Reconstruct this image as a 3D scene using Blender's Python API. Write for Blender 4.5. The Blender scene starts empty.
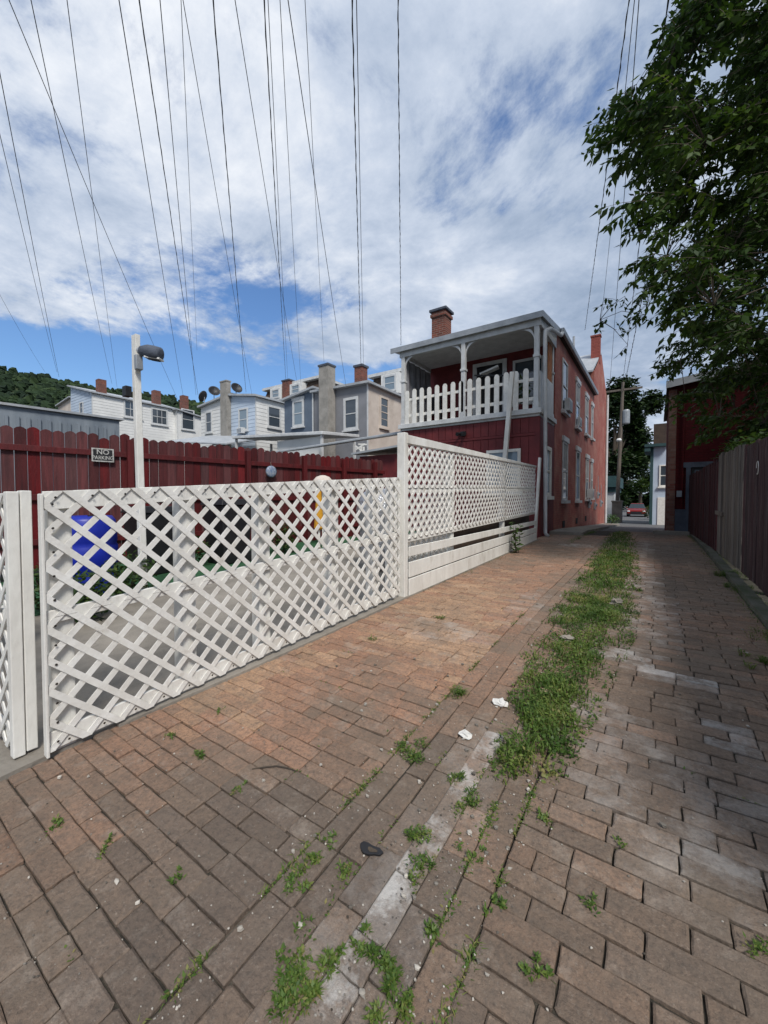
import bpy, math, random
from mathutils import Vector, Matrix, noise
R = math.radians
random.seed(7)
SC = bpy.context.scene
COL = SC.collection

# ---------------------------------------------------------------- camera
EYE = 1.25
YAW = R(34.3)
FPX = 14 / 36 * 1024
PITCH = math.atan(12 / FPX)
cam_d = bpy.data.cameras.new('camera')
cam_d.lens = 14; cam_d.sensor_width = 36; cam_d.sensor_fit = 'AUTO'
cam_d.clip_start = .05; cam_d.clip_end = 3000
cam = bpy.data.objects.new('camera', cam_d); COL.objects.link(cam)
cam.location = (0, 0, EYE)
cam.rotation_euler = (R(90) - PITCH, 0, YAW)
SC.camera = cam

# ---------------------------------------------------------------- sky, sun, exposure
SUN_EL, SUN_AZ = R(50), R(128)       # azimuth measured from +Y towards +X
W = bpy.data.worlds.new('World'); SC.world = W; W.use_nodes = True
wn, wl = W.node_tree.nodes, W.node_tree.links
wn.clear()
def wnode(t, **k):
    n = wn.new(t)
    for a, b in k.items(): setattr(n, a, b)
    return n
out = wnode('ShaderNodeOutputWorld'); bg = wnode('ShaderNodeBackground')
sky = wnode('ShaderNodeTexSky', sky_type='NISHITA', sun_disc=False)
sky.sun_elevation = SUN_EL; sky.sun_rotation = SUN_AZ
sky.air_density = 1.3; sky.dust_density = .6; sky.ozone_density = 2.0
tc = wnode('ShaderNodeTexCoord')
sep = wnode('ShaderNodeSeparateXYZ'); wl.new(tc.outputs['Generated'], sep.inputs[0])
def wmath(op, a, b=None, c=None, clamp=False):
    n = wnode('ShaderNodeMath', operation=op, use_clamp=clamp)
    for i, v in enumerate((a, b, c)):
        if v is None: continue
        if isinstance(v, (int, float)): n.inputs[i].default_value = v
        else: wl.new(v, n.inputs[i])
    return n.outputs[0]
zc = wmath('ADD', wmath('MAXIMUM', sep.outputs[2], 0.0), .16)
cx = wmath('DIVIDE', sep.outputs[0], zc); cy = wmath('DIVIDE', sep.outputs[1], zc)
comb = wnode('ShaderNodeCombineXYZ'); wl.new(cx, comb.inputs[0]); wl.new(cy, comb.inputs[1])
def wnoise(scale, detail, rough, off, dist=0.0):
    m = wnode('ShaderNodeMapping'); m.inputs['Location'].default_value = off
    wl.new(comb.outputs[0], m.inputs[0])
    n = wnode('ShaderNodeTexNoise'); n.inputs['Scale'].default_value = scale
    n.inputs['Detail'].default_value = detail; n.inputs['Roughness'].default_value = rough
    n.inputs['Distortion'].default_value = dist
    wl.new(m.outputs[0], n.inputs['Vector'])
    return n.outputs['Fac']
def wramp(v, stops):
    r = wnode('ShaderNodeValToRGB'); e = r.color_ramp.elements
    while len(e) < len(stops): e.new(.5)
    for el, (p, c) in zip(e, stops):
        el.position = p; el.color = (c[0], c[1], c[2], 1)
    wl.new(v, r.inputs[0]); return r.outputs[0]
def wsmooth(v, a, b):
    n = wnode('ShaderNodeMapRange', interpolation_type='SMOOTHSTEP')
    wl.new(v, n.inputs[0]); n.inputs[1].default_value = a; n.inputs[2].default_value = b
    return n.outputs[0]
n1 = wnoise(.75, 9, .6, (3.1, 7.7, 0), .25)
n2 = wnoise(1.6, 12, .66, (9.2, 1.4, 2), .3)
n3 = wnoise(.42, 4, .5, (1.2, 5.1, 4))
n4 = wnoise(4.2, 10, .62, (4.4, 3.3, 6), .2)
# clear gap low in the left part of the sky, as a direction (around 20 degrees above the horizon)
def wdot(v):
    n = wnode('ShaderNodeVectorMath', operation='DOT_PRODUCT')
    wl.new(tc.outputs['Generated'], n.inputs[0]); n.inputs[1].default_value = Vector(v).normalized()
    return n.outputs['Value']
gap = wsmooth(wdot((-.86, .50, .27)), .80, .95)
low = wsmooth(sep.outputs[2], .37, .25)
gap = wmath('MULTIPLY', gap, low)
cover = wmath('SUBTRACT', wmath('ADD', wmath('MULTIPLY', n1, .55), wmath('MULTIPLY', n2, .45)), wmath('MULTIPLY', gap, .24))
mask = wsmooth(cover, .385, .475)
shade = wmath('ADD', wmath('MULTIPLY', n2, .42), wmath('ADD', wmath('MULTIPLY', n3, .38), wmath('MULTIPLY', n4, .20)))
CLOUD_LO, CLOUD_MID, CLOUD_HI = (.26, .34, .47), (.46, .54, .66), (.84, .87, .92)
ccol = wramp(shade, [(.425, CLOUD_LO), (.49, (.37, .45, .585)), (.555, (.54, .61, .73)), (.64, CLOUD_HI)])
skm = wnode('ShaderNodeMix', data_type='RGBA', blend_type='MULTIPLY'); skm.inputs[0].default_value = 1
wl.new(sky.outputs[0], skm.inputs[6]); skm.inputs[7].default_value = (.075, .098, .13, 1)
mx = wnode('ShaderNodeMix', data_type='RGBA')
wl.new(mask, mx.inputs[0]); wl.new(skm.outputs[2], mx.inputs[6]); wl.new(ccol, mx.inputs[7])
wl.new(mx.outputs[2], bg.inputs[0]); bg.inputs[1].default_value = .78
wl.new(bg.outputs[0], out.inputs[0])

sd = bpy.data.lights.new('sun', 'SUN'); sd.energy = 2.5; sd.angle = R(14); sd.color = (1, .955, .89)
sun = bpy.data.objects.new('sun', sd); COL.objects.link(sun)
sdir = Vector((math.cos(SUN_EL) * math.sin(SUN_AZ), math.cos(SUN_EL) * math.cos(SUN_AZ), math.sin(SUN_EL)))
sun.rotation_euler = sdir.to_track_quat('Z', 'Y').to_euler(); sun.location = (0, 0, 30)
SC.view_settings.view_transform = 'Standard'; SC.view_settings.look = 'None'
SC.view_settings.exposure = 0.5; SC.view_settings.gamma = 1

# ---------------------------------------------------------------- camera maths used to measure where things stand
def ray(px, py):
    a = (px - 384) / FPX; b = (512 - py) / FPX
    yf = math.cos(PITCH) + b * math.sin(PITCH); zf = -math.sin(PITCH) + b * math.cos(PITCH)
    return Vector((a * math.cos(YAW) - yf * math.sin(YAW), a * math.sin(YAW) + yf * math.cos(YAW), zf))
def at(px, py, d): return Vector((0, 0, EYE)) + ray(px, py) * d
def onX(px, py, c):
    r = ray(px, py); return Vector((0, 0, EYE)) + r * (c / r.x)
def onY(px, py, c):
    r = ray(px, py); return Vector((0, 0, EYE)) + r * (c / r.y)

GP = [(-900, -.5), (-5, -.25), (0, .02), (3.5, .24), (9, .36), (12, .36), (22, .0), (45, -.58), (900, -.9)]
def gz(y):
    for (a, u), (b, v) in zip(GP, GP[1:]):
        if a <= y <= b:
            t = (y - a) / (b - a)
            return u + (v - u) * t
    return 0

# ---------------------------------------------------------------- mesh helper
class MB:
    def __init__(s): s.v = []; s.f = []; s.m = []; s.mi = 0; s.col = None; s.cols = []
    def add(s, vs, fs):
        o = len(s.v); s.v += [Vector(v) for v in vs]
        for f in fs: s.f.append([o + i for i in f]); s.m.append(s.mi); s.cols.append(s.col)
        return s
    def box(s, a, b):
        x0, y0, z0 = (min(a[i], b[i]) for i in range(3)); x1, y1, z1 = (max(a[i], b[i]) for i in range(3))
        return s.add([(x0,y0,z0),(x1,y0,z0),(x1,y1,z0),(x0,y1,z0),(x0,y0,z1),(x1,y0,z1),(x1,y1,z1),(x0,y1,z1)],
                     [(0,3,2,1),(4,5,6,7),(0,1,5,4),(1,2,6,5),(2,3,7,6),(3,0,4,7)])
    def hexa(s, vs):   # 4 bottom, 4 top
        return s.add(vs, [(0,3,2,1),(4,5,6,7),(0,1,5,4),(1,2,6,5),(2,3,7,6),(3,0,4,7)])
    def beam(s, a, b, w, t, up=(0, 0, 1)):   # rectangular bar from a to b: w across, t along up
        a, b = Vector(a), Vector(b); d = (b - a).normalized(); u = Vector(up)
        if abs(d.dot(u)) > .98: u = Vector((0, 1, 0))
        sx = d.cross(u).normalized() * w / 2; uu = sx.cross(d).normalized() * t / 2
        return s.hexa([a-sx-uu, a+sx-uu, b+sx-uu, b-sx-uu, a-sx+uu, a+sx+uu, b+sx+uu, b-sx+uu])
    def tube(s, pts, r, n=8, cap=True):
        pts = [Vector(p) for p in pts]; rs = r if isinstance(r, (list, tuple)) else [r] * len(pts)
        o = len(s.v); prev = None
        for i, p in enumerate(pts):
            d = (pts[min(i+1, len(pts)-1)] - pts[max(i-1, 0)]).normalized()
            if prev is None:
                u = d.cross(Vector((0, 0, 1)))
                if u.length < .05: u = d.cross(Vector((1, 0, 0)))
                u.normalize()
            else:
                u = (prev - d * prev.dot(d)).normalized()
            prev = u; w = d.cross(u)
            for k in range(n):
                a = 2 * math.pi * k / n
                s.v.append(p + (u * math.cos(a) + w * math.sin(a)) * rs[i])
        for i in range(len(pts) - 1):
            for k in range(n):
                s.f.append([o+i*n+k, o+i*n+(k+1) % n, o+(i+1)*n+(k+1) % n, o+(i+1)*n+k]); s.m.append(s.mi); s.cols.append(s.col)
        if cap:
            s.f.append([o+k for k in reversed(range(n))]); s.f.append([o+(len(pts)-1)*n+k for k in range(n)])
            s.m += [s.mi] * 2; s.cols += [s.col] * 2
        return s
    def cyl(s, p, r, h, n=16, r2=None): return s.tube([p, Vector(p) + Vector((0, 0, h))], [r, r if r2 is None else r2], n)
    def lathe(s, c, prof, n=20, axis=None):
        c = Vector(c); o = len(s.v)
        q = Vector((0, 0, 1)).rotation_difference(Vector(axis)) if axis else None
        for (r, z) in prof:
            for k in range(n):
                a = 2 * math.pi * k / n; p = Vector((r * math.cos(a), r * math.sin(a), z))
                s.v.append(c + (q @ p if q else p))
        for i in range(len(prof) - 1):
            for k in range(n):
                s.f.append([o+i*n+k, o+i*n+(k+1) % n, o+(i+1)*n+(k+1) % n, o+(i+1)*n+k]); s.m.append(s.mi); s.cols.append(s.col)
        return s
    def prism(s, poly, ext):   # polygon of 3d points pushed along ext
        poly = [Vector(p) for p in poly]; e = Vector(ext); n = len(poly)
        return s.add(poly + [p + e for p in poly],
                     [tuple(reversed(range(n))), tuple(range(n, 2*n))] + [(i, (i+1) % n, n+(i+1) % n, n+i) for i in range(n)])
    def blob(s, c, rx, ry, rz, seed=0, j=.25, n=8, m=5):
        c = Vector(c); o = len(s.v)
        s.v.append(c + Vector((0, 0, rz)))
        for i in range(1, m):
            th = math.pi * i / m
            for k in range(n):
                a = 2*math.pi*k/n + i*.4
                d = Vector((math.sin(th)*math.cos(a), math.sin(th)*math.sin(a), math.cos(th)))
                f = 1 + j * noise.noise(d * 1.9 + Vector((seed, seed*.7, 0)))*1.6
                s.v.append(c + Vector((d.x*rx*f, d.y*ry*f, d.z*rz*f)))
        s.v.append(c - Vector((0, 0, rz))); last = len(s.v) - 1
        fs = []
        for k in range(n): fs.append([o, o+1+k, o+1+(k+1) % n])
        for i in range(m-2):
            for k in range(n): fs.append([o+1+i*n+k, o+1+(i+1)*n+k, o+1+(i+1)*n+(k+1) % n, o+1+i*n+(k+1) % n])
        b = o+1+(m-2)*n
        for k in range(n): fs.append([b+k, last, b+(k+1) % n])
        for f in fs: s.f.append(f); s.m.append(s.mi); s.cols.append(s.col)
        return s
    def build(s, name, mats, parent=None, org=None, bevel=0, smooth=False):
        if not isinstance(mats, (list, tuple)): mats = [mats]
        w = world_loc(parent) if parent else Vector((0, 0, 0))
        if org is None:
            if parent: org = w
            else:
                xs = [v.x for v in s.v]; ys = [v.y for v in s.v]; zs = [v.z for v in s.v]
                org = Vector(((min(xs)+max(xs))/2, (min(ys)+max(ys))/2, min(zs)))
        org = Vector(org)
        me = bpy.data.meshes.new(name); me.from_pydata([tuple(v - org) for v in s.v], [], s.f)
        for m in mats: me.materials.append(m)
        if len(mats) > 1: me.polygons.foreach_set('material_index', s.m)
        if any(c is not None for c in s.cols):
            at_ = me.attributes.new('tone', 'FLOAT_COLOR', 'FACE')
            at_.data.foreach_set('color', [x for c in s.cols for x in (c or (0, 0, 0, 1))])
        if smooth: me.polygons.foreach_set('use_smooth', [True] * len(me.polygons))
        me.update()
        o = bpy.data.objects.new(name, me); COL.objects.link(o)
        o.location = org - w
        if parent: o.parent = parent
        if bevel:
            b = o.modifiers.new('bevel', 'BEVEL'); b.width = bevel; b.segments = 2; b.limit_method = 'ANGLE'; b.angle_limit = R(50)
        return o
def world_loc(o):
    l = Vector((0, 0, 0))
    while o: l += o.location; o = o.parent
    return l
def tag(o, label=None, cat=None, group=None, kind=None):
    if label: o['label'] = label
    if cat: o['category'] = cat
    if group: o['group'] = group
    if kind: o['kind'] = kind
    return o
def empty(name, loc, label, cat, group=None):
    o = bpy.data.objects.new(name, None); COL.objects.link(o); o.location = loc; o.empty_display_size = .2
    return tag(o, label, cat, group)

# ---------------------------------------------------------------- materials
def nt(name):
    m = bpy.data.materials.new(name); m.use_nodes = True
    n, l = m.node_tree.nodes, m.node_tree.links
    return m, n, l, n['Principled BSDF']
def pmat(name, c1, c2=None, scale=6, rough=.7, bump=0, bscale=None, metal=0, spec=.4, lo=.35, hi=.65, stretch=None, dirt=None, coord='pos', tone=False):
    m, n, l, p = nt(name)
    p.inputs['Roughness'].default_value = rough; p.inputs['Metallic'].default_value = metal
    p.inputs['Specular IOR Level'].default_value = spec
    g = n.new('ShaderNodeNewGeometry'); vec = g.outputs['Position']
    if stretch:
        mp = n.new('ShaderNodeMapping'); mp.inputs['Scale'].default_value = stretch; l.new(vec, mp.inputs[0]); vec = mp.outputs[0]
    c2 = c2 or tuple(x * .8 for x in c1)
    t = n.new('ShaderNodeTexNoise'); t.inputs['Scale'].default_value = scale; t.inputs['Detail'].default_value = 8; t.inputs['Roughness'].default_value = .62
    l.new(vec, t.inputs['Vector'])
    r = n.new('ShaderNodeValToRGB'); r.color_ramp.elements[0].position = lo; r.color_ramp.elements[1].position = hi
    r.color_ramp.elements[0].color = (*c2, 1); r.color_ramp.elements[1].color = (*c1, 1)
    l.new(t.outputs['Fac'], r.inputs[0]); colr = r.outputs[0]
    if dirt:
        t3 = n.new('ShaderNodeTexNoise'); t3.inputs['Scale'].default_value = dirt[1]; t3.inputs['Detail'].default_value = 10; t3.inputs['Roughness'].default_value = .7
        l.new(vec, t3.inputs['Vector'])
        mr = n.new('ShaderNodeMapRange'); l.new(t3.outputs['Fac'], mr.inputs[0])
        mr.inputs[1].default_value = dirt[2]; mr.inputs[2].default_value = dirt[2] + .14; mr.inputs[4].default_value = dirt[3]
        mm = n.new('ShaderNodeMix'); mm.data_type = 'RGBA'; l.new(mr.outputs[0], mm.inputs[0]); l.new(colr, mm.inputs[6]); mm.inputs[7].default_value = (*dirt[0], 1)
        colr = mm.outputs[2]
    if tone:
        at_ = n.new('ShaderNodeAttribute'); at_.attribute_name = 'tone'; sc_ = n.new('ShaderNodeSeparateColor'); l.new(at_.outputs['Color'], sc_.inputs[0])
        hv = n.new('ShaderNodeHueSaturation'); l.new(colr, hv.inputs['Color'])
        m1 = n.new('ShaderNodeMapRange'); l.new(sc_.outputs[0], m1.inputs[0]); m1.inputs[3].default_value = .55; m1.inputs[4].default_value = 1.5; l.new(m1.outputs[0], hv.inputs['Value'])
        m2 = n.new('ShaderNodeMapRange'); l.new(sc_.outputs[1], m2.inputs[0]); m2.inputs[3].default_value = .65; m2.inputs[4].default_value = 1.1; l.new(m2.outputs[0], hv.inputs['Saturation'])
        colr = hv.outputs[0]
    l.new(colr, p.inputs['Base Color'])
    if bump:
        b = n.new('ShaderNodeBump'); b.inputs['Strength'].default_value = min(1, bump); b.inputs['Distance'].default_value = .02
        t2 = n.new('ShaderNodeTexNoise'); t2.inputs['Scale'].default_value = bscale or scale * 4; t2.inputs['Detail'].default_value = 6
        l.new(vec, t2.inputs['Vector']); l.new(t2.outputs['Fac'], b.inputs['Height']); l.new(b.outputs[0], p.inputs['Normal'])
    return m
def brickmat(name, c1, c2, cm, axis, bw=.205, bh=.068, mort=.008, rough=.85, bump=.5, stain=None):
    m, n, l, p = nt(name); p.inputs['Roughness'].default_value = rough; p.inputs['Specular IOR Level'].default_value = .25
    g = n.new('ShaderNodeNewGeometry'); s = n.new('ShaderNodeSeparateXYZ'); l.new(g.outputs['Position'], s.inputs[0])
    c = n.new('ShaderNodeCombineXYZ'); l.new(s.outputs[axis], c.inputs[0]); l.new(s.outputs[2], c.inputs[1])
    b = n.new('ShaderNodeTexBrick'); l.new(c.outputs[0], b.inputs['Vector'])
    b.inputs['Scale'].default_value = 1; b.inputs['Brick Width'].default_value = bw; b.inputs['Row Height'].default_value = bh
    b.inputs['Mortar Size'].default_value = mort; b.inputs['Mortar Smooth'].default_value = .3
    b.inputs['Color1'].default_value = (*c1, 1); b.inputs['Color2'].default_value = (*c2, 1); b.inputs['Mortar'].default_value = (*cm, 1)
    t = n.new('ShaderNodeTexNoise'); t.inputs['Scale'].default_value = 1.3; t.inputs['Detail'].default_value = 10; t.inputs['Roughness'].default_value = .7
    l.new(g.outputs['Position'], t.inputs['Vector'])
    mr = n.new('ShaderNodeMapRange'); l.new(t.outputs['Fac'], mr.inputs[0]); mr.inputs[1].default_value = .45; mr.inputs[2].default_value = .7; mr.inputs[4].default_value = .65
    mx_ = n.new('ShaderNodeMix'); mx_.data_type = 'RGBA'; l.new(mr.outputs[0], mx_.inputs[0]); l.new(b.outputs['Color'], mx_.inputs[6])
    mx_.inputs[7].default_value = (*(stain or tuple(x * .6 for x in c1)), 1)
    l.new(mx_.outputs[2], p.inputs['Base Color'])
    bp = n.new('ShaderNodeBump'); bp.inputs['Strength'].default_value = bump; bp.inputs['Distance'].default_value = .006; bp.invert = True
    l.new(b.outputs['Fac'], bp.inputs['Height']); l.new(bp.outputs[0], p.inputs['Normal'])
    return m
def glassmat(name, tint=(.03, .04, .05), rough=.06):
    m, n, l, p = nt(name); p.inputs['Base Color'].default_value = (*tint, 1); p.inputs['Roughness'].default_value = rough
    p.inputs['Specular IOR Level'].default_value = .9
    return m

M = {}
M['white'] = pmat('white_paint', (.80, .79, .75), (.68, .66, .61), 9, .55, .12, 60, dirt=((.38, .33, .26), 6, .58, .5))
M['white2'] = pmat('white_wood_frame', (.80, .79, .74), (.66, .64, .59), 5, .6, .2, 40, stretch=(1, 1, .4), dirt=((.36, .31, .24), 4, .56, .5))
M['trim'] = pmat('greyish_white_trim', (.62, .63, .63), (.48, .49, .49), 4, .6, .1, 30, dirt=((.25, .24, .21), 3, .6, .5))
M['screw'] = pmat('screw_metal', (.10, .09, .08), rough=.4, metal=.8)
M['redfence'] = pmat('dark_red_fence_paint', (.105, .0065, .008), (.058, .004, .005), 3, .6, .35, 30, stretch=(4, 4, .5), dirt=((.04, .01, .01), 2, .6, .6))
M['redside'] = pmat('red_siding_paint', (.17, .024, .026), (.11, .016, .018), 3, .65, .2, 30)
M['redwall'] = brickmat('painted_red_brick', (.37, .115, .085), (.30, .088, .068), (.24, .085, .072), 1, stain=(.46, .27, .21))
M['redwall_x'] = brickmat('painted_red_brick_end', (.32, .09, .07), (.26, .07, .056), (.20, .06, .05), 0)
M['darkred'] = brickmat('deep_red_painted_brick', (.085, .006, .008), (.066, .005, .007), (.05, .004, .005), 0, stain=(.05, .004, .006))
M['darkred_y'] = brickmat('deep_red_painted_brick_side', (.10, .012, .012), (.08, .01, .01), (.06, .008, .008), 1)
M['pilaster'] = brickmat('worn_brick_pilaster', (.16, .045, .035), (.22, .12, .09), (.14, .10, .085), 0, stain=(.26, .2, .16))
M['chimbrick'] = brickmat('chimney_brick', (.24, .065, .04), (.12, .04, .03), (.24, .20, .17), 0, stain=(.07, .045, .04))
M['stone'] = pmat('blue_grey_stone_base', (.085, .10, .13), (.05, .06, .08), 4, .8, .5, 14)
M['concrete'] = pmat('concrete', (.30, .27, .23), (.20, .18, .152), 2.2, .9, .35, 45, dirt=((.12, .11, .09), 1.4, .56, .7))
M['joint'] = pmat('joint_filler', (.055, .046, .034), (.02, .018, .014), 22, .95, .5, 90, dirt=((.24, .21, .17), 2.6, .56, .75))
M['kerbstone'] = pmat('mossy_kerb_stone', (.13, .125, .105), (.07, .075, .05), 3, .95, .5, 30, dirt=((.04, .055, .02), 2, .5, .8))
M['asphalt'] = pmat('asphalt', (.13, .13, .13), (.09, .09, .09), 1.5, .85, .3, 90)
M['dirt'] = pmat('joint_dirt', (.062, .055, .042), (.03, .027, .02), 14, .95, .5, 80, dirt=((.045, .06, .02), 3, .52, .8))
M['shingle'] = pmat('dark_roof_shingle', (.07, .065, .06), (.04, .038, .036), 5, .9, .4, 30)
M['metalroof'] = pmat('grey_metal_roof', (.42, .44, .46), (.30, .32, .34), 2, .5, .1, 20, dirt=((.2, .16, .12), 2, .6, .5))
M['metal'] = pmat('galvanised_metal', (.36, .38, .40), (.26, .28, .30), 5, .45, 0, metal=.3)
M['black'] = pmat('black_plastic', (.018, .018, .02), (.01, .01, .012), 5, .5)
M['dark'] = pmat('dark_interior', (.02, .02, .022), (.012, .012, .013), 5, .8)
M['wire'] = pmat('wire_rubber', (.10, .10, .105), rough=.7)
M['glass'] = glassmat('window_glass', (.05, .065, .08))
M['glass_pale'] = glassmat('pale_window_glass', (.17, .23, .28), .15)
M['blind'] = pmat('window_blind', (.36, .36, .34), (.28, .28, .27), 8, .8)
M['clap_white'] = pmat('white_clapboard', (.74, .74, .72), (.64, .64, .62), 1.2, .6, 0, dirt=((.44, .42, .39), 1, .6, .3))
M['clap_blue'] = pmat('pale_blue_clapboard', (.50, .58, .68), (.42, .50, .60), 1.2, .6)
M['cream'] = pmat('cream_stucco', (.62, .55, .48), (.50, .43, .37), 1.2, .85, .2, 12, dirt=((.3, .25, .2), .9, .56, .5))
M['greywall'] = pmat('grey_stucco', (.235, .24, .26), (.19, .195, .21), 1.0, .85, .2, 14)
M['bluegrey'] = pmat('blue_grey_siding', (.115, .15, .20), (.09, .12, .165), 1.5, .7)
M['chimcon'] = pmat('cement_chimney', (.34, .32, .29), (.22, .21, .19), 2.2, .9, .3, 20, dirt=((.14, .12, .10), 1.5, .55, .7))
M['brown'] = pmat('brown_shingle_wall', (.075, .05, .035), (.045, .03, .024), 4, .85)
M['shedmetal'] = pmat('blue_grey_shed_metal', (.25, .285, .32), (.17, .20, .235), 1.2, .55, 0, stretch=(3, 3, .4), dirt=((.13, .10, .08), 2, .62, .5))
M['bark'] = pmat('tree_bark', (.09, .07, .05), (.045, .035, .028), 8, .95, .8, 30, stretch=(1, 1, .3))
M['poleww'] = pmat('weathered_utility_pole_wood', (.17, .14, .115), (.10, .085, .07), 6, .9, .4, 30, stretch=(3, 3, .2))
M['graywood'] = pmat('bare_grey_fence_wood', (.21, .175, .14), (.12, .098, .08), 5, .9, .5, 30, stretch=(5, 5, .35), dirt=((.05, .04, .035), 3, .58, .7))
M['purplewood'] = pmat('faded_maroon_fence_wood', (.07, .022, .026), (.032, .012, .014), 5, .85, .6, 30, stretch=(5, 5, .35), dirt=((.17, .125, .12), 4, .54, .7))
M['maroonwood'] = pmat('dark_maroon_fence_wood', (.07, .009, .011), (.035, .006, .008), 5, .8, .5, 30, stretch=(5, 5, .35))
M['redfence_b'] = pmat('dark_red_fence_boards', (.125, .0075, .009), (.06, .004, .0055), 3, .6, .5, 40, stretch=(7, 7, .5), dirt=((.05, .03, .028), 2.4, .60, .55), tone=True)
M['graywood_b'] = pmat('bare_grey_gate_boards', (.24, .20, .165), (.10, .082, .066), 6, .9, .8, 40, stretch=(8, 8, .35), dirt=((.04, .034, .03), 3, .55, .8), tone=True)
M['purplewood_b'] = pmat('faded_maroon_boards', (.085, .028, .032), (.03, .012, .014), 6, .85, .8, 40, stretch=(8, 8, .35), dirt=((.20, .15, .14), 4, .52, .75), tone=True)
M['maroonwood_b'] = pmat('dark_maroon_boards', (.065, .009, .011), (.028, .005, .006), 6, .8, .6, 40, stretch=(8, 8, .35), dirt=((.09, .05, .045), 4, .58, .6), tone=True)
M['blue'] = pmat('blue_plastic', (.008, .022, .33), (.006, .016, .22), 5, .4)
M['yellow'] = pmat('yellow_fabric', (.62, .31, .02), (.5, .24, .02), 8, .8)
M['foil'] = pmat('silver_cover', (.55, .56, .58), (.3, .31, .33), 14, .3, .9, 22, metal=.6)
M['turf'] = pmat('green_turf_mat', (.03, .11, .045), (.02, .07, .03), 20, .95, .5, 90)
M['redpaint'] = pmat('car_red_paint', (.20, .010, .008), (.18, .008, .007), 2, .25)
M['lamp'] = pmat('headlamp_glass', (.75, .75, .72), rough=.15)
M['teal'] = pmat('teal_awning', (.03, .075, .08), (.02, .055, .06), 3, .7)
M['orangecloth'] = pmat('orange_curtain', (.42, .16, .05), (.3, .1, .03), 6, .85)
M['greycloth'] = pmat('grey_screen_cloth', (.22, .22, .24), (.16, .16, .17), 6, .85)
M['paperwhite'] = pmat('crumpled_paper', (.70, .69, .66), (.55, .54, .5), 14, .85, .5)
M['ply'] = pmat('pale_plywood', (.55, .42, .27), (.42, .31, .2), 4, .8)
M['signtext'] = pmat('sign_white', (.50, .49, .47), (.3, .29, .27), 30, .7)

def tonemat(name, rough, base_noise, kind):
    """material driven by the per-face tone attribute: (hue mix, value, stain)"""
    m, n, l, p = nt(name); p.inputs['Roughness'].default_value = rough; p.inputs['Specular IOR Level'].default_value = .28
    a = n.new('ShaderNodeAttribute'); a.attribute_name = 'tone'
    s = n.new('ShaderNodeSeparateColor'); l.new(a.outputs['Color'], s.inputs[0])
    return m, n, l, p, a, s
# paving brick: many fired colours + stains
def paving_mat():
    m, n, l, p, a, s = tonemat('paving_brick', .82, 0, 0)
    g = n.new('ShaderNodeNewGeometry'); pos = g.outputs['Position']
    def noise_(sc, det, ro, w=0):
        t = n.new('ShaderNodeTexNoise'); t.inputs['Scale'].default_value = sc; t.inputs['Detail'].default_value = det; t.inputs['Roughness'].default_value = ro
        mp = n.new('ShaderNodeMapping'); mp.inputs['Location'].default_value = (w, w * 2, w); l.new(pos, mp.inputs[0]); l.new(mp.outputs[0], t.inputs['Vector']); return t.outputs['Fac']
    def mr(v, a_, b_, c_=0, d_=1):
        q = n.new('ShaderNodeMapRange'); l.new(v, q.inputs[0]); q.inputs[1].default_value = a_; q.inputs[2].default_value = b_; q.inputs[3].default_value = c_; q.inputs[4].default_value = d_; return q.outputs[0]
    def mix(f, c1, c2, bt='MIX'):
        q = n.new('ShaderNodeMix'); q.data_type = 'RGBA'; q.blend_type = bt
        for i, v in ((0, f), (6, c1), (7, c2)):
            if isinstance(v, (int, float)): q.inputs[i].default_value = v
            elif isinstance(v, tuple): q.inputs[i].default_value = (*v, 1)
            else: l.new(v, q.inputs[i])
        return q.outputs[2]
    def math_(op, x, y):
        q = n.new('ShaderNodeMath'); q.operation = op; q.use_clamp = True
        for i, v in enumerate((x, y)):
            if isinstance(v, (int, float)): q.inputs[i].default_value = v
            else: l.new(v, q.inputs[i])
        return q.outputs[0]
    r = n.new('ShaderNodeValToRGB'); e = r.color_ramp.elements
    cols = [(0, (.150, .112, .086)), (.3, (.20, .142, .102)), (.6, (.275, .168, .112)), (.85, (.35, .19, .118)), (1, (.40, .25, .155))]
    while len(e) < len(cols): e.new(.5)
    for el, (q, c) in zip(e, cols): el.position = q; el.color = (*c, 1)
    l.new(s.outputs[0], r.inputs[0])
    c = r.outputs[0]
    c = mix(mr(noise_(70, 10, .8), .48, .62, 0, .62), c, (.055, .046, .04))
    c = mix(mr(noise_(95, 8, .8, 21), .56, .68, 0, .55), c, (.40, .34, .28))
    c = mix(mr(noise_(24, 9, .75, 13), .42, .64, 0, .5), c, (.10, .082, .068))          # pitted dark specks
    c = mix(mr(noise_(2.1, 9, .72, 3), .48, .66, 0, .62), c, (.15, .12, .092))         # dirt film
    c = mix(mr(noise_(5.5, 9, .78, 9), .54, .70, 0, .5), c, (.34, .29, .24))        # dusty scuffs
    # mineral / paint stains follow the blue channel
    st = math_('MULTIPLY', s.outputs[2], math_('ADD', mr(noise_(5.5, 10, .74, 5), .47, .60, .12, 1), mr(s.outputs[2], .8, 1, 0, .38)))
    c = mix(math_('MULTIPLY', st, .85), c, (.50, .485, .46))
    h = n.new('ShaderNodeHueSaturation'); l.new(c, h.inputs['Color']); l.new(mr(s.outputs[1], 0, 1, .88, 1.32), h.inputs['Value'])
    l.new(h.outputs[0], p.inputs['Base Color'])
    b = n.new('ShaderNodeBump'); b.inputs['Strength'].default_value = 1; b.inputs['Distance'].default_value = .009
    l.new(noise_(55, 8, .7, 1), b.inputs['Height'])
    b2 = n.new('ShaderNodeBump'); b2.inputs['Strength'].default_value = .6; b2.inputs['Distance'].default_value = .012
    l.new(noise_(11, 4, .6, 2), b2.inputs['Height']); l.new(b2.outputs[0], b.inputs['Normal']); l.new(b.outputs[0], p.inputs['Normal'])
    return m
M['paver'] = paving_mat()
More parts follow.
